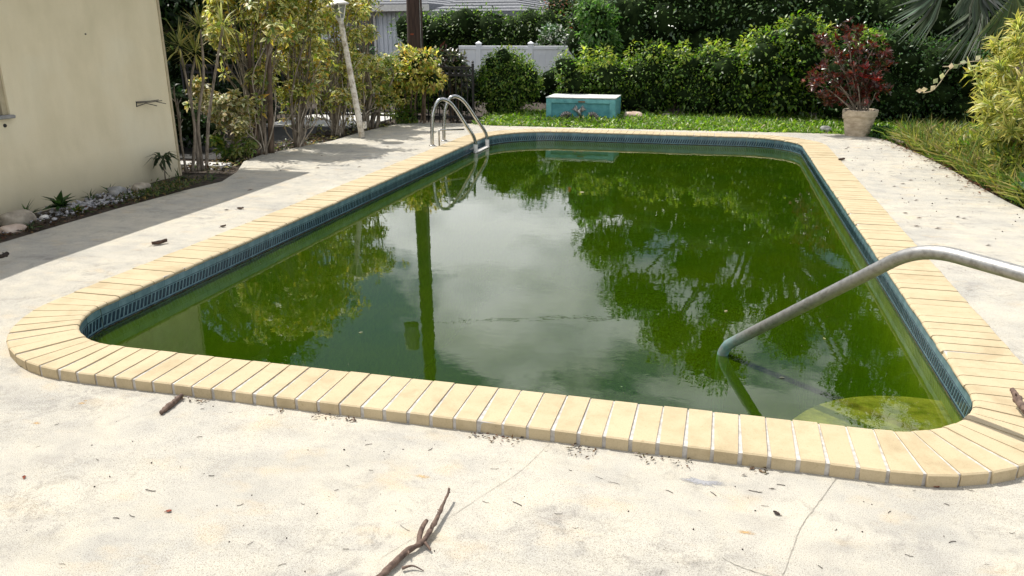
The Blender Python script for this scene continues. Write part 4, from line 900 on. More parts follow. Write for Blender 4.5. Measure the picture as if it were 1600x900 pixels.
bush('dark_bush', 'dark green bush around the foot of the utility pole', cluster((-6.25, 15.6, .50), (.55, .25, .40), 16, .26), 2800, .075, .036, HG, 105, core=.65, base=(-6.25, 15.6, -.07), stems=3)
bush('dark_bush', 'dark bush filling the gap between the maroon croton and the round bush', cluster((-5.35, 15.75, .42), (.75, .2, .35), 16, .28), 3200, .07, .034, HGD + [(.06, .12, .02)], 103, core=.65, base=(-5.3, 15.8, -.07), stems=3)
hb = hedge_blobs(rgH, -4.6, 5.5, 17.0, 17.5, lambda x: .8, r=.32, step=.4)
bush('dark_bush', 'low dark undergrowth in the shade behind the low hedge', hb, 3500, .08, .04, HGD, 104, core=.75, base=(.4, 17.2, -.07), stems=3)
# white vinyl fence
vy = 20.0; vf = thing('vinyl_fence', 'white vinyl privacy fence seen above the round bush', 'fence', (-5.0, vy, -.07)); bm0 = None
for i, x in enumerate(np.arange(-6.50, -2.85, .152)):
    if bm0 is None: mb = MB(); mb.box((x, vy, .56), (.149, .03, 1.26), bev=.005); bm0 = mb.build('board', 'white_vinyl', vf); x0b = x
    else: o = bm0.copy(); COL.objects.link(o); o.parent = vf; o.location = (x - x0b, 0, 0)
for x0_, x1_ in ((-6.57, -6.10), (-5.98, -4.74), (-4.62, -2.85)):
    for z in (1.225, .12): mb = MB(); mb.box(((x0_ + x1_) / 2, vy - .004, z), (x1_ - x0_, .06, .09), bev=.006); mb.build('rail', 'white_vinyl', vf)
for x in (-6.04, -4.68, -2.8): mb = MB(); mb.box((x, vy - .006, .62), (.118, .118, 1.38), bev=.008); mb.lathe([(.098, 0), (.098, .02), (.001, .075)], (x, vy - .006, 1.312), 4, ph=math.pi / 4); mb.build('post', 'white_vinyl', vf)

# utility pole with a transformer and wires
pxy = (-6.42, 16.5); up_ = thing('utility_pole', 'dark brown wooden utility pole behind the yellow green bush', 'pole', (pxy[0], pxy[1], -.07))
mb = MB(); mb.tube([(pxy[0] + .012 * k, pxy[1], -.1 + 8.6 * k / 8) for k in range(9)], [.175 - .045 * k / 8 for k in range(9)], 18); mb.build('shaft', 'pole_wood', up_, smooth=True)
mb = MB(); mb.box((pxy[0] + .02, pxy[1] - .171, 1.56), (.07, .006, .03)); mb.build('number_plate', 'red_leaf', up_)
mb = MB(); mb.lathe([(.001, 0), (.17, 0), (.18, .02), (.18, .62), (.16, .66), (.001, .68)], (pxy[0] - .36, pxy[1], 4.75), 18); mb.build('transformer', 'rock_grey', up_, smooth=True)
mb = MB(); mb.tube([(pxy[0] + .15, pxy[1] - .05, -.05), (pxy[0] + .17, pxy[1] - .05, 5)], .022, 8); mb.build('conduit', 'steel_dull', up_)
mb = MB(); mb.box((pxy[0] + .05, pxy[1] - .14, 7.4), (2.2, .09, .11)); mb.build('crossarm', 'pole_wood', up_)
for k, (dx_, z) in enumerate(((-.9, 7.5), (.9, 7.5), (0.1, 4.6))):
    pts = []
    for q in range(25):
        t_ = q / 24; pts.append((pxy[0] + dx_ + (30 * t_ if True else 0), pxy[1] - .15 + 6 * t_, z - 1.1 * 4 * t_ * (1 - t_) * .6 + 1.0 * t_))
    mb = MB(); mb.tube(pts, .012, 5); tag(mb.build('power_line', 'iron_black', at=(pxy[0] + dx_, pxy[1], z)), ['black overhead wire on the left arm of the pole', 'black overhead wire on the right arm of the pole', 'black overhead wire low on the pole below the transformer'][k], 'wire', 'overhead wires')

# neighbour's house
nh = thing('neighbour_house', 'pale grey house with vertical siding and shingle roof behind the shrubs', 'house', (-11, 30, -.07))
mb = MB(); mb.box((-12.8, 30.0, 1.18), (6.4, 8.0, 2.5)); mb.box((-8.2, 30.0, 1.03), (2.79, 7.6, 2.2)); mb.build('wall', 'siding', nh)
sb = None
for x in np.arange(-15.9, -9.65, .16):
    if sb is None: mb = MB(); mb.box((x, 25.985, 1.18), (.05, .03, 2.46)); sb = mb.build('batten', 'siding', nh); xb = x
    else: o = sb.copy(); COL.objects.link(o); o.parent = nh; o.location = (x - xb, 0, 0)
wn = MB(); wc = atY(576, 58, 25.95); wn.box((wc.x - .25, 25.95, 1.45), (.95, .05, 1.35)); wn = wn.build('window', 'dark_glass', nh)
mb = MB(); mb.box((wc.x + .26, 25.93, 1.45), (.07, .08, 1.42)); mb.box((wc.x - .25, 25.93, .75), (1.0, .09, .07)); mb.box((wc.x - .25, 25.93, 2.15), (1.0, .09, .05)); mb.build('frame', 'trim_white', wn)
ov = .55; X0, X1, Y0, Y1, ze, zr = -16 - ov, -9.6 + .25, 26 - ov, 34 + ov, 2.46, 3.7
rv = [(X0, Y0, ze), (X1, Y0, ze), (X1, Y1, ze), (X0, Y1, ze), (X0 + 2.6, 30, zr), (X1 - 2.6, 30, zr)]
rf = obj('roof', rv + [(x, y, z - .16) for x, y, z in rv[:4]], [(0, 1, 5, 4), (1, 2, 5), (2, 3, 4, 5), (3, 0, 4), (0, 6, 7, 1), (1, 7, 8, 2), (2, 8, 9, 3), (3, 9, 6, 0), (9, 8, 7, 6)], 'shingle', nh)
mb = MB(); mb.box(((X0 + X1) / 2, Y0 - .02, ze - .10), (X1 - X0, .05, .20)); mb.build('fascia', 'trim_white', rf)
for k in range(14):      # shingle courses on the two slopes that face the pool
    t0 = k / 14; t1 = (k + 1) / 14 + .01
    def rp(t_, x): return x
    xa0, xa1 = X0 + 2.6 * t0, X1 - 2.6 * t0; ya = Y0 + (30 - Y0) * t0; za = ze + (zr - ze) * t0; xb0, xb1 = X0 + 2.6 * t1, X1 - 2.6 * t1; yb = Y0 + (30 - Y0) * t1; zb = ze + (zr - ze) * t1
    obj('shingle_course', [(xa0, ya, za + .04), (xa1, ya, za + .04), (xb1, yb, zb + .012), (xb0, yb, zb + .012), (xa0, ya, za), (xa1, ya, za)], [(0, 1, 2, 3), (4, 5, 1, 0)], 'shingle', rf)
    ya1, yb1 = Y1 - (Y1 - 30) * t0, Y1 - (Y1 - 30) * t1
    obj('shingle_course', [(xa1, ya, za + .04), (xa1, ya1, za + .04), (xb1, yb1, zb + .012), (xb1, yb, zb + .012), (xa1, ya, za), (xa1, ya1, za)], [(0, 1, 2, 3), (4, 5, 1, 0)], 'shingle', rf)

wx0, wx1, wy0, wy1, wz, wr = -9.32, -5.95, 25.3, 34.2, 2.20, 3.05; wm = (wx0 + wx1) / 2; hw = wx1 - wm
wing = obj('wing_roof', [(wx0, wy0, wz), (wx1, wy0, wz), (wx1, wy1, wz), (wx0, wy1, wz), (wm, wy0 + hw, wr), (wm, wy1 - hw, wr), (wx0, wy0, wz - .12), (wx1, wy0, wz - .12), (wx1, wy1, wz - .12), (wx0, wy1, wz - .12)], [(0, 1, 4), (1, 2, 5, 4), (2, 3, 5), (3, 0, 4, 5), (0, 6, 7, 1), (1, 7, 8, 2), (2, 8, 9, 3), (3, 9, 6, 0), (9, 8, 7, 6)], 'shingle', nh)
for k in range(9):
    t0, t1 = k / 9, (k + 1) / 9 + .01
    def wp(t_, lift): return wx0 + hw * t_, wx1 - hw * t_, wy0 + hw * t_, wz + (wr - wz) * t_ + lift
    a0, a1, ay, az = wp(t0, .045); b0, b1, by, bz = wp(min(t1, .999), .012); az0 = az - .045
    obj('shingle_course', [(a0, ay, az), (a1, ay, az), (b1, by, bz), (b0, by, bz), (a0, ay, az0), (a1, ay, az0)], [(0, 1, 2, 3), (4, 5, 1, 0)], 'shingle', wing)
    ye, yf = wy1 - hw * t0, wy1 - hw * t1
    obj('shingle_course', [(a1, ay, az), (a1, ye, az), (b1, yf, bz), (b1, by, bz), (a1, ay, az0), (a1, ye, az0)], [(0, 1, 2, 3), (4, 5, 1, 0)], 'shingle', wing)
# ------------------------------------------------------------------ trees that rise above the frame (mirrored in the water)
def tree(label, base, blobs, n, L_, W_, cols, seed, mat='leaf', tr=.16, core=.45, name='broadleaf_tree'):
    t = thing(name, label, 'tree', base); rng = np.random.default_rng(seed); b = np.array(blobs); top = b[:, :3].mean(0)
    p = stem_to(base, (top[0], top[1], top[2]), rng, .15, 5); m = len(p); mb = MB(); mb.tube(p, [tr * (1 - .65 * i / m) for i in range(m)], 12)
    tk = mb.build('trunk', 'bark_brown', t, smooth=True)
    for k in range(0, len(blobs), 2):
        q = blobs[k]; i0 = int(m * rng.uniform(.35, .75)); pp = stem_to(p[i0], q[:3], rng, .12, 3); mb = MB(); mb.tube(pp, [tr * .38 * (1 - .75 * i / len(pp)) for i in range(len(pp))], 7); mb.build('limb', 'bark_brown', t, smooth=True)
    foliage('crown', t, seed, blobs, n, L_, W_, cols, mat, .45, core, zmin=.1)
    return t
rgT = np.random.default_rng(120)
def crown(spots, r, rng=rgT, per=5, sp=.9):
    out_ = []
    for c in spots: out_ += cluster(c, (sp, sp * .8, sp * .7), per, r, rng)
    return out_
tree('large dark green tree overhanging the drive behind the house corner', (-10.6, 12.6, -.07), crown([(-12.4, 12.4, 3.0), (-11.2, 12.2, 3.9), (-10.2, 12.8, 2.9), (-9.8, 12.6, 4.2), (-9.0, 13.2, 3.3), (-8.6, 13.8, 2.6), (-8.6, 13.4, 4.2), (-12.0, 11.6, 2.4), (-10.6, 11.6, 2.6), (-12.6, 11.6, 4.4), (-13.0, 12.8, 2.3), (-10.4, 13.4, 4.8), (-10.8, 10.6, 3.0), (-8.2, 14.6, 3.4), (-10.0, 14.3, 2.0), (-9.0, 14.6, 2.2), (-11.2, 14.0, 2.0), (-8.7, 12.1, 2.2), (-9.4, 12.0, 1.9), (-9.3, 11.0, 2.3)], .5, sp=.65), 25000, .115, .055, HGD + [(.06, .12, .03)], 121, core=.5, tr=.2)
tree('big broad tree towering behind the tall dark hedge', (.6, 23.5, -.07), crown([(-3.0, 23, 4.3), (-1.9, 23, 5.5), (-.8, 23, 6.8), (.4, 23, 7.5), (-.6, 23, 4.6), (1.0, 23, 5.6), (2.2, 23, 6.4), (2.0, 23, 4.4), (3.4, 23, 5.5), (4.4, 23, 6.4), (4.6, 23, 4.6), (.8, 23, 3.4), (3.4, 23, 3.4), (-2.0, 23, 3.2), (5.8, 23, 7.6), (6.2, 23, 5.6), (7.4, 23, 6.6), (5.4, 23, 4.0), (7.0, 23, 8.6), (4.8, 23, 8.0)], .70, per=4), 36000, .14, .065, [(.05, .11, .02), (.07, .15, .025), (.035, .08, .015), (.11, .19, .04)], 122, tr=.24, core=.55)
tree('rounded tree standing behind the shingle roof', (-8.2, 37, -.07), crown([(-10.0, 37, 4.2), (-8.6, 37, 4.9), (-7.2, 37, 4.7), (-6.0, 37, 4.3), (-4.4, 36, 4.4), (-3.2, 36, 4.1), (-11.2, 37, 3.4), (-5.6, 36, 3.2), (-3.0, 36, 2.8), (-7.5, 37, 3.2)], .8), 10000, .2, .1, [(.05, .11, .02), (.08, .15, .03), (.035, .08, .015)], 123, core=.5)
tree('reddish flowered tree behind the clipped hedge and fence', (-4.6, 28, -.07), crown([(-5.4, 28, 2.4), (-4.5, 28, 2.9), (-3.8, 28, 2.0), (-4.8, 28, 1.6)], .5, sp=.5), 4200, .12, .06, [(.03, .07, .015), (.05, .10, .02), (.36, .12, .06), (.02, .045, .012)], 124, core=.5, tr=.1)

# ------------------------------------------------------------------ fan palm at the upper right
palm = thing('fan_palm', 'silver fan palm with drooping fronds at the upper right', 'palm', (4.35, 13.6, -.07)); rng = np.random.default_rng(130); head = Vector((4.25, 13.5, 2.55))
mb = MB(); mb.tube([(4.35, 13.6, -.1), (4.33, 13.58, .9), (4.28, 13.52, 1.8), head], [.17, .15, .14, .12], 14); mb.build('trunk', 'bark_grey', palm, smooth=True)
def fan(hub, out_dir, nrm_, R, spread, n, cols):
    hub = Vector(hub); o_ = Vector(out_dir).normalized(); nn = Vector(nrm_); nn = (nn - o_ * nn.dot(o_)).normalized(); s = o_.cross(nn); P = []; D = []; U = []; Ls = []
    for k in range(n):
        an = -spread / 2 + spread * k / (n - 1) + rng.normal(0, .012); d = o_ * math.cos(an) + s * math.sin(an) + nn * rng.normal(0, .03); P.append(tuple(hub)); D.append(tuple(d)); U.append(tuple(nn + s * rng.normal(0, .25))); Ls.append(R * (.80 + .2 * math.cos(an)) * rng.uniform(.92, 1.05))
    fo = leaf_obj('frond', palm, rng, np.array(P), np.array(D), np.array(U), np.array(Ls), .05, cols, 'leaf_soft', fold=.7, droop=.10, jit=.25)
    p = smooth_path([tuple(head), tuple((head + hub) / 2 + Vector((0, 0, .22))), tuple(hub)], 6); mb = MB(); mb.tube(p, .016, 7); mb.build('petiole', 'frame_tan', palm, smooth=True)
SIL = [(.065, .09, .055), (.10, .125, .09), (.04, .055, .035), (.20, .22, .18)]
fan(atY(1478, -22, 13.0), (-.55, -.15, -.80), (.75, -.6, .1), .95, 1.2, 24, SIL)
fan(atY(1540, -2, 13.1), (-.25, -.05, -.95), (.7, -.65, .1), 1.0, 1.6, 26, SIL)
fan(atY(1528, -25, 12.9), (.1, -.2, -.9), (-.6, -.6, .5), .6, 1.8, 24, SIL)
fan(atY(1585, -10, 13.0), (.35, -.15, -.9), (-.1, -.9, .3), .9, 1.9, 30, [(.12, .17, .06), (.18, .22, .08), (.08, .12, .04)])
fan(head + Vector((-.3, .3, .7)), (-.5, .3, .8), (.6, -.3, .7), 1.0, 2.4, 34, SIL); fan(head + Vector((.6, -.2, .5)), (.8, -.3, .5), (-.4, -.2, .9), 1.0, 2.4, 34, SIL)

# ------------------------------------------------------------------ yellow striped dracaena at the right edge
drc = thing('striped_dracaena', 'bushy yellow and green striped dracaena at the right edge of the deck', 'shrub', (3.45, 9.55, -.06)); rng = np.random.default_rng(140); P = []; D = []; U = []
tips = []
while len(tips) < 190:
    x, y, z = rng.uniform(2.5, 4.4), rng.uniform(8.7, 10.6), rng.uniform(.22, 2.05)
    e = ((x - 3.62) / (1.04 - .12 * (z > 1.3))) ** 2 + ((y - 9.7) / .95) ** 2 + ((z - 1.08) / .95) ** 2
    if .38 < e < 1.0: tips.append((x, y, z))
for q, tp in enumerate(tips):
    tp = np.array(tp); o_ = unit(tp - np.array([3.6, 9.7, .75])); ax_ = unit(o_ + np.array([0, 0, .55])); n = 30
    if q % 9 == 0: p = stem_to((3.45 + rng.normal(0, .1), 9.55 + rng.normal(0, .1), -.06), tuple(tp), rng, .06, 4); mb = MB(); mb.tube(p, [.022 - .012 * i / len(p) for i in range(len(p))], 7); mb.build('stem', 'bark_brown', drc, smooth=True)
    u = unit(sph(rng, n) + ax_ * .75); P.append(tp - ax_ * .14 * rng.random((n, 1))); D.append(u); U.append(ax_ + .4 * sph(rng, n))
P = np.concatenate(P); m = len(P)
leaf_obj('foliage', drc, rng, P, np.concatenate(D), np.concatenate(U), .165 * (.7 + .6 * rng.random(m)), .029, [(.12, .18, .03), (.18, .24, .05), (.08, .14, .02)], edge=[(.62, .57, .16), (.55, .50, .12), (.46, .44, .10), (.66, .62, .25)], droop=.28, jit=.15)
mb = MB(); mb.tube([(3.30, 9.4, -.1), (3.27, 9.38, .3), (3.34, 9.45, .8)], [.045, .04, .03], 9); mb.build('trunk', 'bark_brown', drc, smooth=True)
WG = [(.20, .25, .04), (.30, .32, .06), (.11, .18, .03), (.38, .36, .10), (.06, .12, .02)]
bush('weed_clump', 'yellow green weed clump at the deck edge nearest the dracaena', cluster((3.18, 9.5, .22), (.24, .40, .14), 14, .13), 2000, .13, .018, WG, 142, core=.45, stems=0, base=(3.2, 9.5, -.07), cat='weed')
bush('weed_clump', 'yellow green weed clump hanging over the right deck edge midway to the pot', cluster((3.12, 10.9, .20), (.22, .45, .14), 14, .13), 2000, .13, .016, WG, 143, core=.45, stems=0, base=(3.15, 10.9, -.07), cat='weed')
bush('weed_clump', 'dry olive weed clump at the deck edge nearest the clay pot', cluster((3.05, 12.0, .15), (.22, .35, .10), 10, .12), 1500, .12, .014, WG + [(.26, .18, .10)], 144, core=.45, stems=0, base=(3.1, 12.0, -.07), cat='weed')
bush('weed_clump', 'broad leaved dark weed clump under the dracaena at the right edge', cluster((3.22, 8.75, .15), (.25, .30, .12), 10, .12), 900, .09, .05, [(.04, .11, .02), (.06, .15, .025), (.10, .2, .04)], 145, core=.45, stems=0, base=(3.25, 8.75, -.07), cat='weed')
bush('weed_clump', 'big olive weed clump filling the bank below the vine shoot', cluster((3.65, 11.2, .32), (.35, .8, .2), 18, .18), 2600, .14, .018, WG, 146, core=.5, stems=0, base=(3.7, 11.2, -.07), cat='weed')
# bare arching vine with round leaves
vi = thing('vine_shoot', 'arching vine shoot with pale round leaves hanging before the dark bush', 'vine', tuple(atY(1555, 95, 11.4))); pv = smooth_path([tuple(atY(x, y, 11.4)) for x, y in ((1560, 95), (1520, 96), (1500, 100), (1486, 106), (1476, 118), (1468, 130), (1456, 142), (1442, 145))], 5); mb = MB(); mb.tube(pv, .006, 6); mb.build('stem', 'frame_tan', vi, smooth=True)
C = np.array([atY(x, y, 11.39) for x, y in ((1546, 95), (1532, 86), (1536, 96), (1511, 98), (1488, 107), (1487, 98), (1470, 124), (1458, 131), (1462, 133), (1442, 142), (1438, 141))]); n = len(C); rng = np.random.default_rng(141)
leaf_obj('leaves', vi, rng, C, sph(rng, n) * (1, .3, 1), np.tile([0, -1., .4], (n, 1)), .085, .065, [(.62, .62, .36), (.5, .55, .28), (.66, .60, .40)], droop=.05)
ptw = smooth_path([tuple(atY(x, y, 11.4)) for x, y in ((1490, 105), (1482, 104), (1473, 104))], 3); mb = MB(); mb.tube(ptw, .006, 6); mb.build('twig', 'frame_tan', vi)

# ------------------------------------------------------------------ lawn strip, weeds and litter (nobody could count these)
rng = np.random.default_rng(150)
def region(n, fx0, fx1, y0, y1, keep):
    P = np.stack([rng.uniform(fx0, fx1, n), rng.uniform(y0, y1, n), np.zeros(n)], 1); return P[keep(P)]
def right_edge(y): return np.interp(y, [7.1, 7.75, 9.6, 10.5, 12.5, 13.25, 13.95], [3.4, 2.96, 2.84, 2.84, 2.72, 2.6, 2.34])
def top_edge(x): return np.interp(x, [-4.5, -4.0, 0, 1.7, 2.3], [14.06, 13.89, 13.96, 14.04, 13.97])
P = region(46000, -4.35, 4.6, 13.8, 16.2, lambda p: (p[:, 1] > top_edge(p[:, 0]) - .03 + .05 * rng.standard_normal(len(p))) & ~((p[:, 0] > -3.15) & (p[:, 0] < -1.95) & (p[:, 1] > 15.05)))
P[:, 2] = -.06 + .07 * rng.random(len(P)) + .06 * rng.random(len(P)) * (P[:, 1] > 14.3 + .3 * rng.random(len(P)))
scatter_leaves('lawn', rng, P, .08, .022, [(.12, .23, .025), (.19, .31, .035), (.07, .15, .015), (.28, .37, .07), (.42, .44, .26)], 'strip of rough green lawn between the pool and the hedge', 'lawn', upb=1.0, w=[.3, .3, .18, .14, .08])
P = region(9000, 2.3, 5.2, 11.6, 14.5, lambda p: (p[:, 0] > right_edge(p[:, 1]) + .02) & (p[:, 1] > 12.2 + .3 * (p[:, 0] - 2.5))); P[:, 2] = -.05 + .09 * rng.random(len(P))
scatter_leaves('lawn', rng, P, .07, .032, [(.06, .16, .02), (.09, .22, .03), (.14, .27, .05)], 'lush clover ground cover right of the clay pot', 'ground cover', upb=.8)
P = region(20000, 2.6, 4.6, 8.2, 13.2, lambda p: p[:, 0] > right_edge(p[:, 1]) - .01 + .05 * abs(rng.standard_normal(len(p)))); P[:, 2] = -.06 + .05 * rng.random(len(P)); n = len(P)
d = sph(rng, n) * (.9, .9, 0) + np.array([-.25, -.1, 1.]); leaf_o = leaf_obj('tall_grass', None, rng, P, d, sph(rng, n) + np.array([0, 0, .5]), .18 + .30 * rng.random(n) ** 1.5, .011, [(.20, .24, .04), (.30, .31, .07), (.13, .19, .03), (.34, .30, .12), (.09, .15, .03)], droop=.35, fold=.1)
tag(leaf_o, 'unkempt yellow green grass tufts along the right edge of the deck', 'grass', kind='stuff')
P = region(5200, 2.6, 5.2, 6.4, 9.6, lambda p: p[:, 0] > right_edge(p[:, 1]) + .0 + .05 * abs(rng.standard_normal(len(p)))); P[:, 2] = -.06 + .12 * rng.random(len(P))
scatter_leaves('weeds', rng, P, .07, .04, [(.05, .13, .02), (.07, .18, .03), (.03, .09, .015), (.16, .22, .05)], 'low leafy green weeds below the striped dracaena', 'weeds', upb=.6)
P = region(2600, 2.2, 3.3, 8.6, 13.3, lambda p: abs(p[:, 0] - right_edge(p[:, 1]) - .02) < .14 * abs(rng.standard_normal(len(p))) + .02); P = P[(P[:, 1] > 8.9)][:1500]; P[:, 2] = np.where(P[:, 0] < right_edge(P[:, 1]), -.002, -.045) + .015 * rng.random(len(P))
scatter_leaves('leaf_litter', rng, P, .05, .02, [(.11, .04, .025), (.16, .08, .05), (.05, .03, .02), (.24, .18, .11)], 'reddish brown leaf litter on the right edge of the deck', 'leaf litter', upb=.15, lean=.4)
# shreds of leaf against the near face of the coping
P = []
for x0_, x1_, k in ((300, 352, 20), (510, 580, 30), (748, 830, 34), (898, 940, 24), (1000, 1085, 26), (1165, 1200, 10), (455, 480, 5)):
    for _ in range(k):
        x = rng.uniform(x0_, x1_); q = G(x, 600 + .123 * (x - 280), -.057); P.append((q.x, 2.895 - abs(rng.normal(0, .028)), -.052 + .004 * rng.random()))
scatter_leaves('leaf_litter', rng, np.array(P), .018, .008, [(.06, .03, .018), (.11, .06, .03), (.03, .02, .014), (.12, .09, .04)], 'crumbled brown leaf litter along the near foot of the coping', 'leaf litter', upb=.25, lean=.5)
# grit and tiny specks
mb = []; ct = 0; cf = []
for k in range(230):
    if k < 130: x, y = rng.uniform(-2.6, 1.7), rng.uniform(1.5, 2.85)
    else: x, y = rng.uniform(1.65, 2.8), rng.uniform(5.5, 13.4)
    if y > 5 and x > right_edge(y): continue
    s = (.0016 + .0028 * rng.random() ** 2) * (1.6 if k >= 130 else .85); vv = ICO1[0] * s * (1 + .3 * rng.standard_normal(3)) + (x, y, deck_z(x, y) + s * .7); mb.append(vv); cf.append(ICO1[1] + ct); ct += len(vv)
tag(obj('grit', np.concatenate(mb), np.concatenate(cf), 'dry_dark'), 'tiny dark specks of grit scattered over the deck', 'grit', kind='stuff')

P = []
while len(P) < 520:
    x, y = rng.uniform(XI0 + .1, XI1 - .08), rng.uniform(YI0 + .1, YI1 - .1)
    if mnoise.noise(Vector((x * 1.1, y * .8, 7))) + .5 * (x > .4) > rng.uniform(0, .9): P.append((x, y, ZW + .002))
P = np.array(P)
o_ = leaf_obj('floating_specks', None, rng, P, sph(rng, len(P)) * (1, 1, 0), np.tile([0, 0, 1.], (len(P), 1)), .006 + .014 * rng.random(len(P)) ** 3, .004, [(.30, .30, .16), (.12, .09, .03), (.40, .40, .25), (.08, .07, .02)], fold=.05, droop=0, jit=.3)
tag(o_, 'pale bits of pollen and leaf floating on the green water', 'debris', kind='stuff')
for x, y, L_, an, lab in ((1217, 590, .035, .3, 'small pale leaf floating near the submerged step'), (1132, 487, .04, 1.1, 'pale leaf floating beyond the foot of the handrail'), (1290, 530, .03, 2.0, 'tiny leaf floating between the handrail and the right pool wall'), (560, 520, .03, .8, 'pale leaf floating off the near left of the pool'), (905, 300, .06, .2, 'pale leaf floating in the far middle of the pool')):
    c = G(x, y, ZW + .003); o_ = leaf_obj('floating_leaf', None, rng, np.array([c]), np.array([[math.cos(an), math.sin(an), 0.]]), np.array([[0, 0, 1.]]), L_, L_ * .5, [(.42, .38, .18), (.5, .46, .28)], fold=.2, droop=0.0); tag(o_, lab, 'leaf')
# ------------------------------------------------------------------ sticks, twigs and fallen leaves on the deck
def stick(name, label, pix, rr, cat='stick', side=(), mat='dead_stick', z=None, seed=0, n=10):
    rng = np.random.default_rng(seed); pts = []
    for k, (x, y, hgt) in enumerate(pix):
        q = G(x, y, -.057); zz = deck_z(q.x, q.y) + hgt; pts.append(G(x, y, zz))
    p = smooth_path([tuple(q) for q in pts], 7); m = len(p); r = np.interp(np.linspace(0, 1, m), np.linspace(0, 1, len(rr)), rr) * (1 + .09 * rng.standard_normal(m)); o = thing(name, label, cat, (pts[0].x, pts[0].y, deck_z(pts[0].x, pts[0].y)))
    mb = MB(); mb.tube(p, r.tolist(), n + 2)
    rr0 = float(np.mean(rr)); mb.v = [tuple(Vector(q) + Vector((mnoise.noise(Vector(q) * 55), mnoise.noise(Vector(q) * 55 + Vector((9, 0, 0))), mnoise.noise(Vector(q) * 55 + Vector((0, 9, 0))))) * rr0 * .38) for q in mb.v]
    for q in range(max(2, len(p) // 8)):
        i0 = rng.integers(3, len(p) - 2); dd = Vector(rng.normal(0, 1, 3).tolist()); dd.z = abs(dd.z) * .5; dd.normalize(); mb.tube([p[i0], p[i0] + dd * r[i0] * 1.2, p[i0] + dd * r[i0] * (1.9 + rng.random())], [r[i0] * .55, r[i0] * .38, r[i0] * .2], 6)
    mb.build('main_branch', mat, o, smooth=True)
    for sp, sr in side:
        pts2 = [G(x, y, deck_z(G(x, y, -.057).x, G(x, y, -.057).y) + hgt) for x, y, hgt in sp]; p2 = smooth_path([tuple(q) for q in pts2], 6); mb = MB(); mb.tube(p2, np.interp(np.linspace(0, 1, len(p2)), np.linspace(0, 1, len(sr)), sr).tolist(), 8); mb.build('side_branch', mat, o, smooth=True)
    return o
stick('fallen_branch', 'forked dead branch lying on the near concrete at the bottom of the picture', [(590, 905, .016), (612, 884, .017), (635, 862, .018), (655, 850, .02), (668, 836, .022), (682, 810, .028), (694, 785, .036), (702, 764, .045)], [.0112, .0112, .0108, .0095, .0085, .0076, .0062, .004], side=[([(654, 853, .020), (656, 836, .028), (661, 822, .036), (667, 813, .040)], [.008, .0095, .009, .007]), ([(628, 888, .012), (645, 884, .014), (662, 892, .004)], [.006, .003, .0014]), ([(664, 848, .02), (672, 858, .012), (671, 860, .01)], [.006, .004, .002])], seed=1)
stick('broken_stick', 'short thick broken stick just off the near coping at the left', [(251, 645, .012), (262, 636, .013), (273, 627, .014), (284, 617, .016)], [.009, .013, .013, .009], seed=2)
stick('bark_piece', 'curled piece of dry bark on the coping at the right edge', [(1582, 609, .075), (1588, 620, .077), (1596, 634, .077), (1606, 646, .075)], [.008, .016, .016, .010], seed=3)
stick('broken_stick', 'weathered grey stick at the lawn edge right of the pot', [(1394, 214, .06), (1402, 219, .055), (1412, 223, .05)], [.02, .026, .016], seed=4, mat='bark_grey')
stick('dark_pod', 'curled dark seed pod in the house shade at the left edge', [(-4, 401, .055), (4, 400, .06), (11, 396, .065), (10, 400, .055)], [.012, .014, .014, .008], seed=5, mat='dry_dark', cat='pod')
def dry_leaf(label, x, y, L_, W_, rot, mat, seed, curl=.45, name='fallen_leaf', group=None):
    rng = np.random.default_rng(seed); c = G(x, y, -.057 if y > 560 else -.01); zb = deck_z(c.x, c.y); c = G(x, y, zb); v = []; f = []; nu, nv = 7, 5
    for i in range(nu):
        t_ = i / (nu - 1); w = W_ * math.sin(math.pi * min(max(t_, .06), .97)) ** .7 * (1 + .18 * rng.standard_normal())
        for j in range(nv):
            s = j / (nv - 1) * 2 - 1; X = (t_ - .5) * L_; Yy = s * w * .5; Z = .002 + curl * W_ * (s * s) * .5 + curl * L_ * .35 * (t_ - .4) ** 2 + .04 * W_ * rng.random()
            v.append((c.x + X * math.cos(rot) - Yy * math.sin(rot), c.y + X * math.sin(rot) + Yy * math.cos(rot), zb + Z))
    for i in range(nu - 1):
        for j in range(nv - 1): q = i * nv + j; f.append((q, q + 1, q + nv + 1, q + nv))
    b = len(v); v = v + [(p[0], p[1], p[2] + .0008) for p in v]; f = f + [tuple(b + k for k in reversed(g_)) for g_ in f]
    o = thing(name, label, 'leaf', (c.x, c.y, zb), group); obj('blade', v, f, mat, o, smooth=True)
    mb = MB(); mb.tube([(c.x - L_ * .5 * math.cos(rot), c.y - L_ * .5 * math.sin(rot), zb + .004), (c.x - L_ * .78 * math.cos(rot + .2), c.y - L_ * .78 * math.sin(rot + .2), zb + .004)], .0012, 5); mb.build('stalk', mat, o); return o
dry_leaf('large purplish brown curled leaf on the deck left of the pool', 250, 382, .12, .065, 1.0, 'dry_leaf', 1, .7)
dry_leaf('bright rust red leaf on the near concrete at the left', 264, 800, .020, .014, .4, 'red_leaf', 2)
dry_leaf('small reddish brown leaf near the left edge of the near concrete', 38, 747, .018, .013, 2.2, 'red_leaf', 3, .6)
dry_leaf('folded brown leaf on the near concrete at the lower right', 1213, 804, .026, .014, 2.6, 'dry_leaf', 4, .8)
dry_leaf('brown leaf on the near concrete below the right coping bend', 1464, 762, .018, .012, .2, 'red_leaf', 5)
dry_leaf('tan leaf scrap below the near coping, left of its twin', 1175, 733, .024, .014, .8, 'rust_wood', 6)
dry_leaf('tan leaf scrap below the near coping, right of its twin', 1188, 737, .022, .014, 2.2, 'rust_wood', 7)
dry_leaf('red brown leaf standing against the near coping joint', 1060, 710, .045, .014, .1, 'dry_leaf', 8, .9)
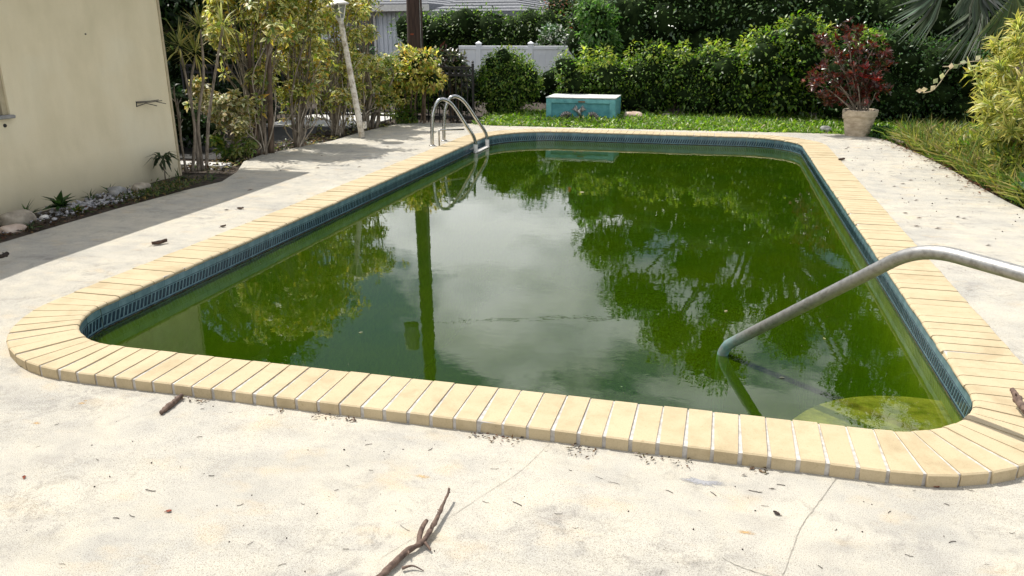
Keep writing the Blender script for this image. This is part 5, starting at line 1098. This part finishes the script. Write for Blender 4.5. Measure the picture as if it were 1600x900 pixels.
dry_leaf('dark leaf at the outer left bend of the coping', 45, 572, .05, .03, .5, 'dry_leaf', 9, .8)
dry_leaf('dark curled leaf beside the coping on the deck left of the pool', 349, 355, .05, .03, 1.0, 'dry_leaf', 10, .8)
dry_leaf('small dark leaf on the bright deck left of the pool, farther than its neighbours', 376, 327, .06, .035, .3, 'dry_leaf', 11, .8)
dry_leaf('dark leaf by the outer coping edge on the right deck', 1315, 251, .10, .06, .6, 'dry_leaf', 12, .8)
rt_ = np.random.default_rng(160)
TW = [(112, 602, 14, .1), (90, 664, 10, 1.2), (360, 648, 18, .5), (425, 647, 16, .2), (318, 638, 14, .3), (312, 683, 10, .6), (233, 769, 20, .0), (185, 807, 16, .2), (205, 808, 12, -.2), (376, 791, 12, .8), (393, 850, 12, 1.3), (575, 693, 18, .6), (675, 704, 14, 1.2), (773, 735, 16, .3), (751, 677, 10, .2), (630, 827, 22, -.5), (545, 728, 8, -.4), (580, 735, 8, 0.), (525, 765, 10, .7), (540, 860, 10, .1), (757, 787, 13, -.2), (810, 787, 18, -.4), (872, 805, 12, .2), (900, 829, 14, .3), (935, 748, 14, -.3), (960, 754, 20, -.1), (1048, 767, 16, -.5), (1116, 772, 14, -.8), (1093, 797, 8, 0.), (1180, 770, 22, -.1), (1205, 760, 20, .1), (1230, 735, 16, .1), (1195, 792, 12, 0.), (1039, 898, 16, 1.4), (1222, 740, 9, .3), (1283, 886, 9, -.7), (1485, 845, 14, .5), (1515, 768, 14, -.2), (1388, 800, 9, .9), (1585, 838, 16, .2), (1480, 788, 10, -.5), (855, 708, 12, .5), (890, 737, 9, -.3), (1360, 762, 14, -.2), (1220, 757, 14, .0), (1205, 763, 9, .4), (1540, 880, 10, .1), (60, 700, 12, .9), (150, 720, 10, -.4), (330, 745, 10, .3), (470, 790, 12, -.2), (100, 880, 12, .1), (440, 880, 14, .7), (1430, 700 + 70, 9, .3), (1310, 830, 10, 1.0), (1420, 870, 12, -.3)]
for x, y, ln, an in TW:
    c = G(x, y, -.057); L_ = ln * .0024; k = rt_.choice([-1, 1]) * rt_.uniform(.3, 1.5); h_ = [0.0] * 5; pts = []
    for q in range(5):
        t_ = q / 4 - .5; a2 = an + k * t_ * 1.5; pts.append((c.x + math.cos(a2) * L_ * t_ - math.sin(a2) * k * L_ * (.25 - t_ * t_), c.y + math.sin(a2) * L_ * t_ + math.cos(a2) * k * L_ * (.25 - t_ * t_), deck_z(c.x, c.y) + .0018 + .002 * rt_.random()))
    mb = MB(); mb.tube(smooth_path(pts, 3), [.0006 + .0009 * rt_.random()] * 13, 5); tag(mb.build('twig', 'dry_dark', at=(c.x, c.y, deck_z(c.x, c.y)), smooth=True), 'tiny curled dark twig on the near concrete ' + ('left of the fallen branch' if x < 600 else 'between the fallen branch and the long crack' if x < 1225 else 'right of the long crack'), 'twig', 'tiny twigs ' + ('left of the fallen branch' if x < 600 else 'between branch and crack' if x < 1225 else 'right of the crack'))
for k in range(46):
    y = rt_.uniform(6.2, 13.2); x = rt_.uniform(1.70, 2.75) if k % 4 else rt_.uniform(-5.3, -4.1)
    if x > 0 and x > right_edge(y) - .05: continue
    L_ = rt_.uniform(.03, .075); an = rt_.uniform(-1, 1); z = deck_z(x, y) + .004; d = Vector((math.cos(an), math.sin(an), 0)); s = Vector((-d.y, d.x, 0)); w = L_ * .16; c = Vector((x, y, z))
    v = [c - d * L_ / 2, c + s * w + Vector((0, 0, .008)), c - s * w + Vector((0, 0, .006)), c + Vector((0, 0, .001)), c + d * L_ / 2 + Vector((0, 0, .006))]
    o = obj('leaf_scrap', v, [(0, 3, 1), (0, 2, 3), (1, 3, 4), (3, 2, 4)], 'dry_leaf', at=(x, y, z)); tag(o, 'thin dark dry leaf scrap on the deck beside the ' + ('right coping' if x > 0 else 'left coping'), 'leaf', 'dry leaf scraps on the ' + ('right deck' if x > 0 else 'left deck'))
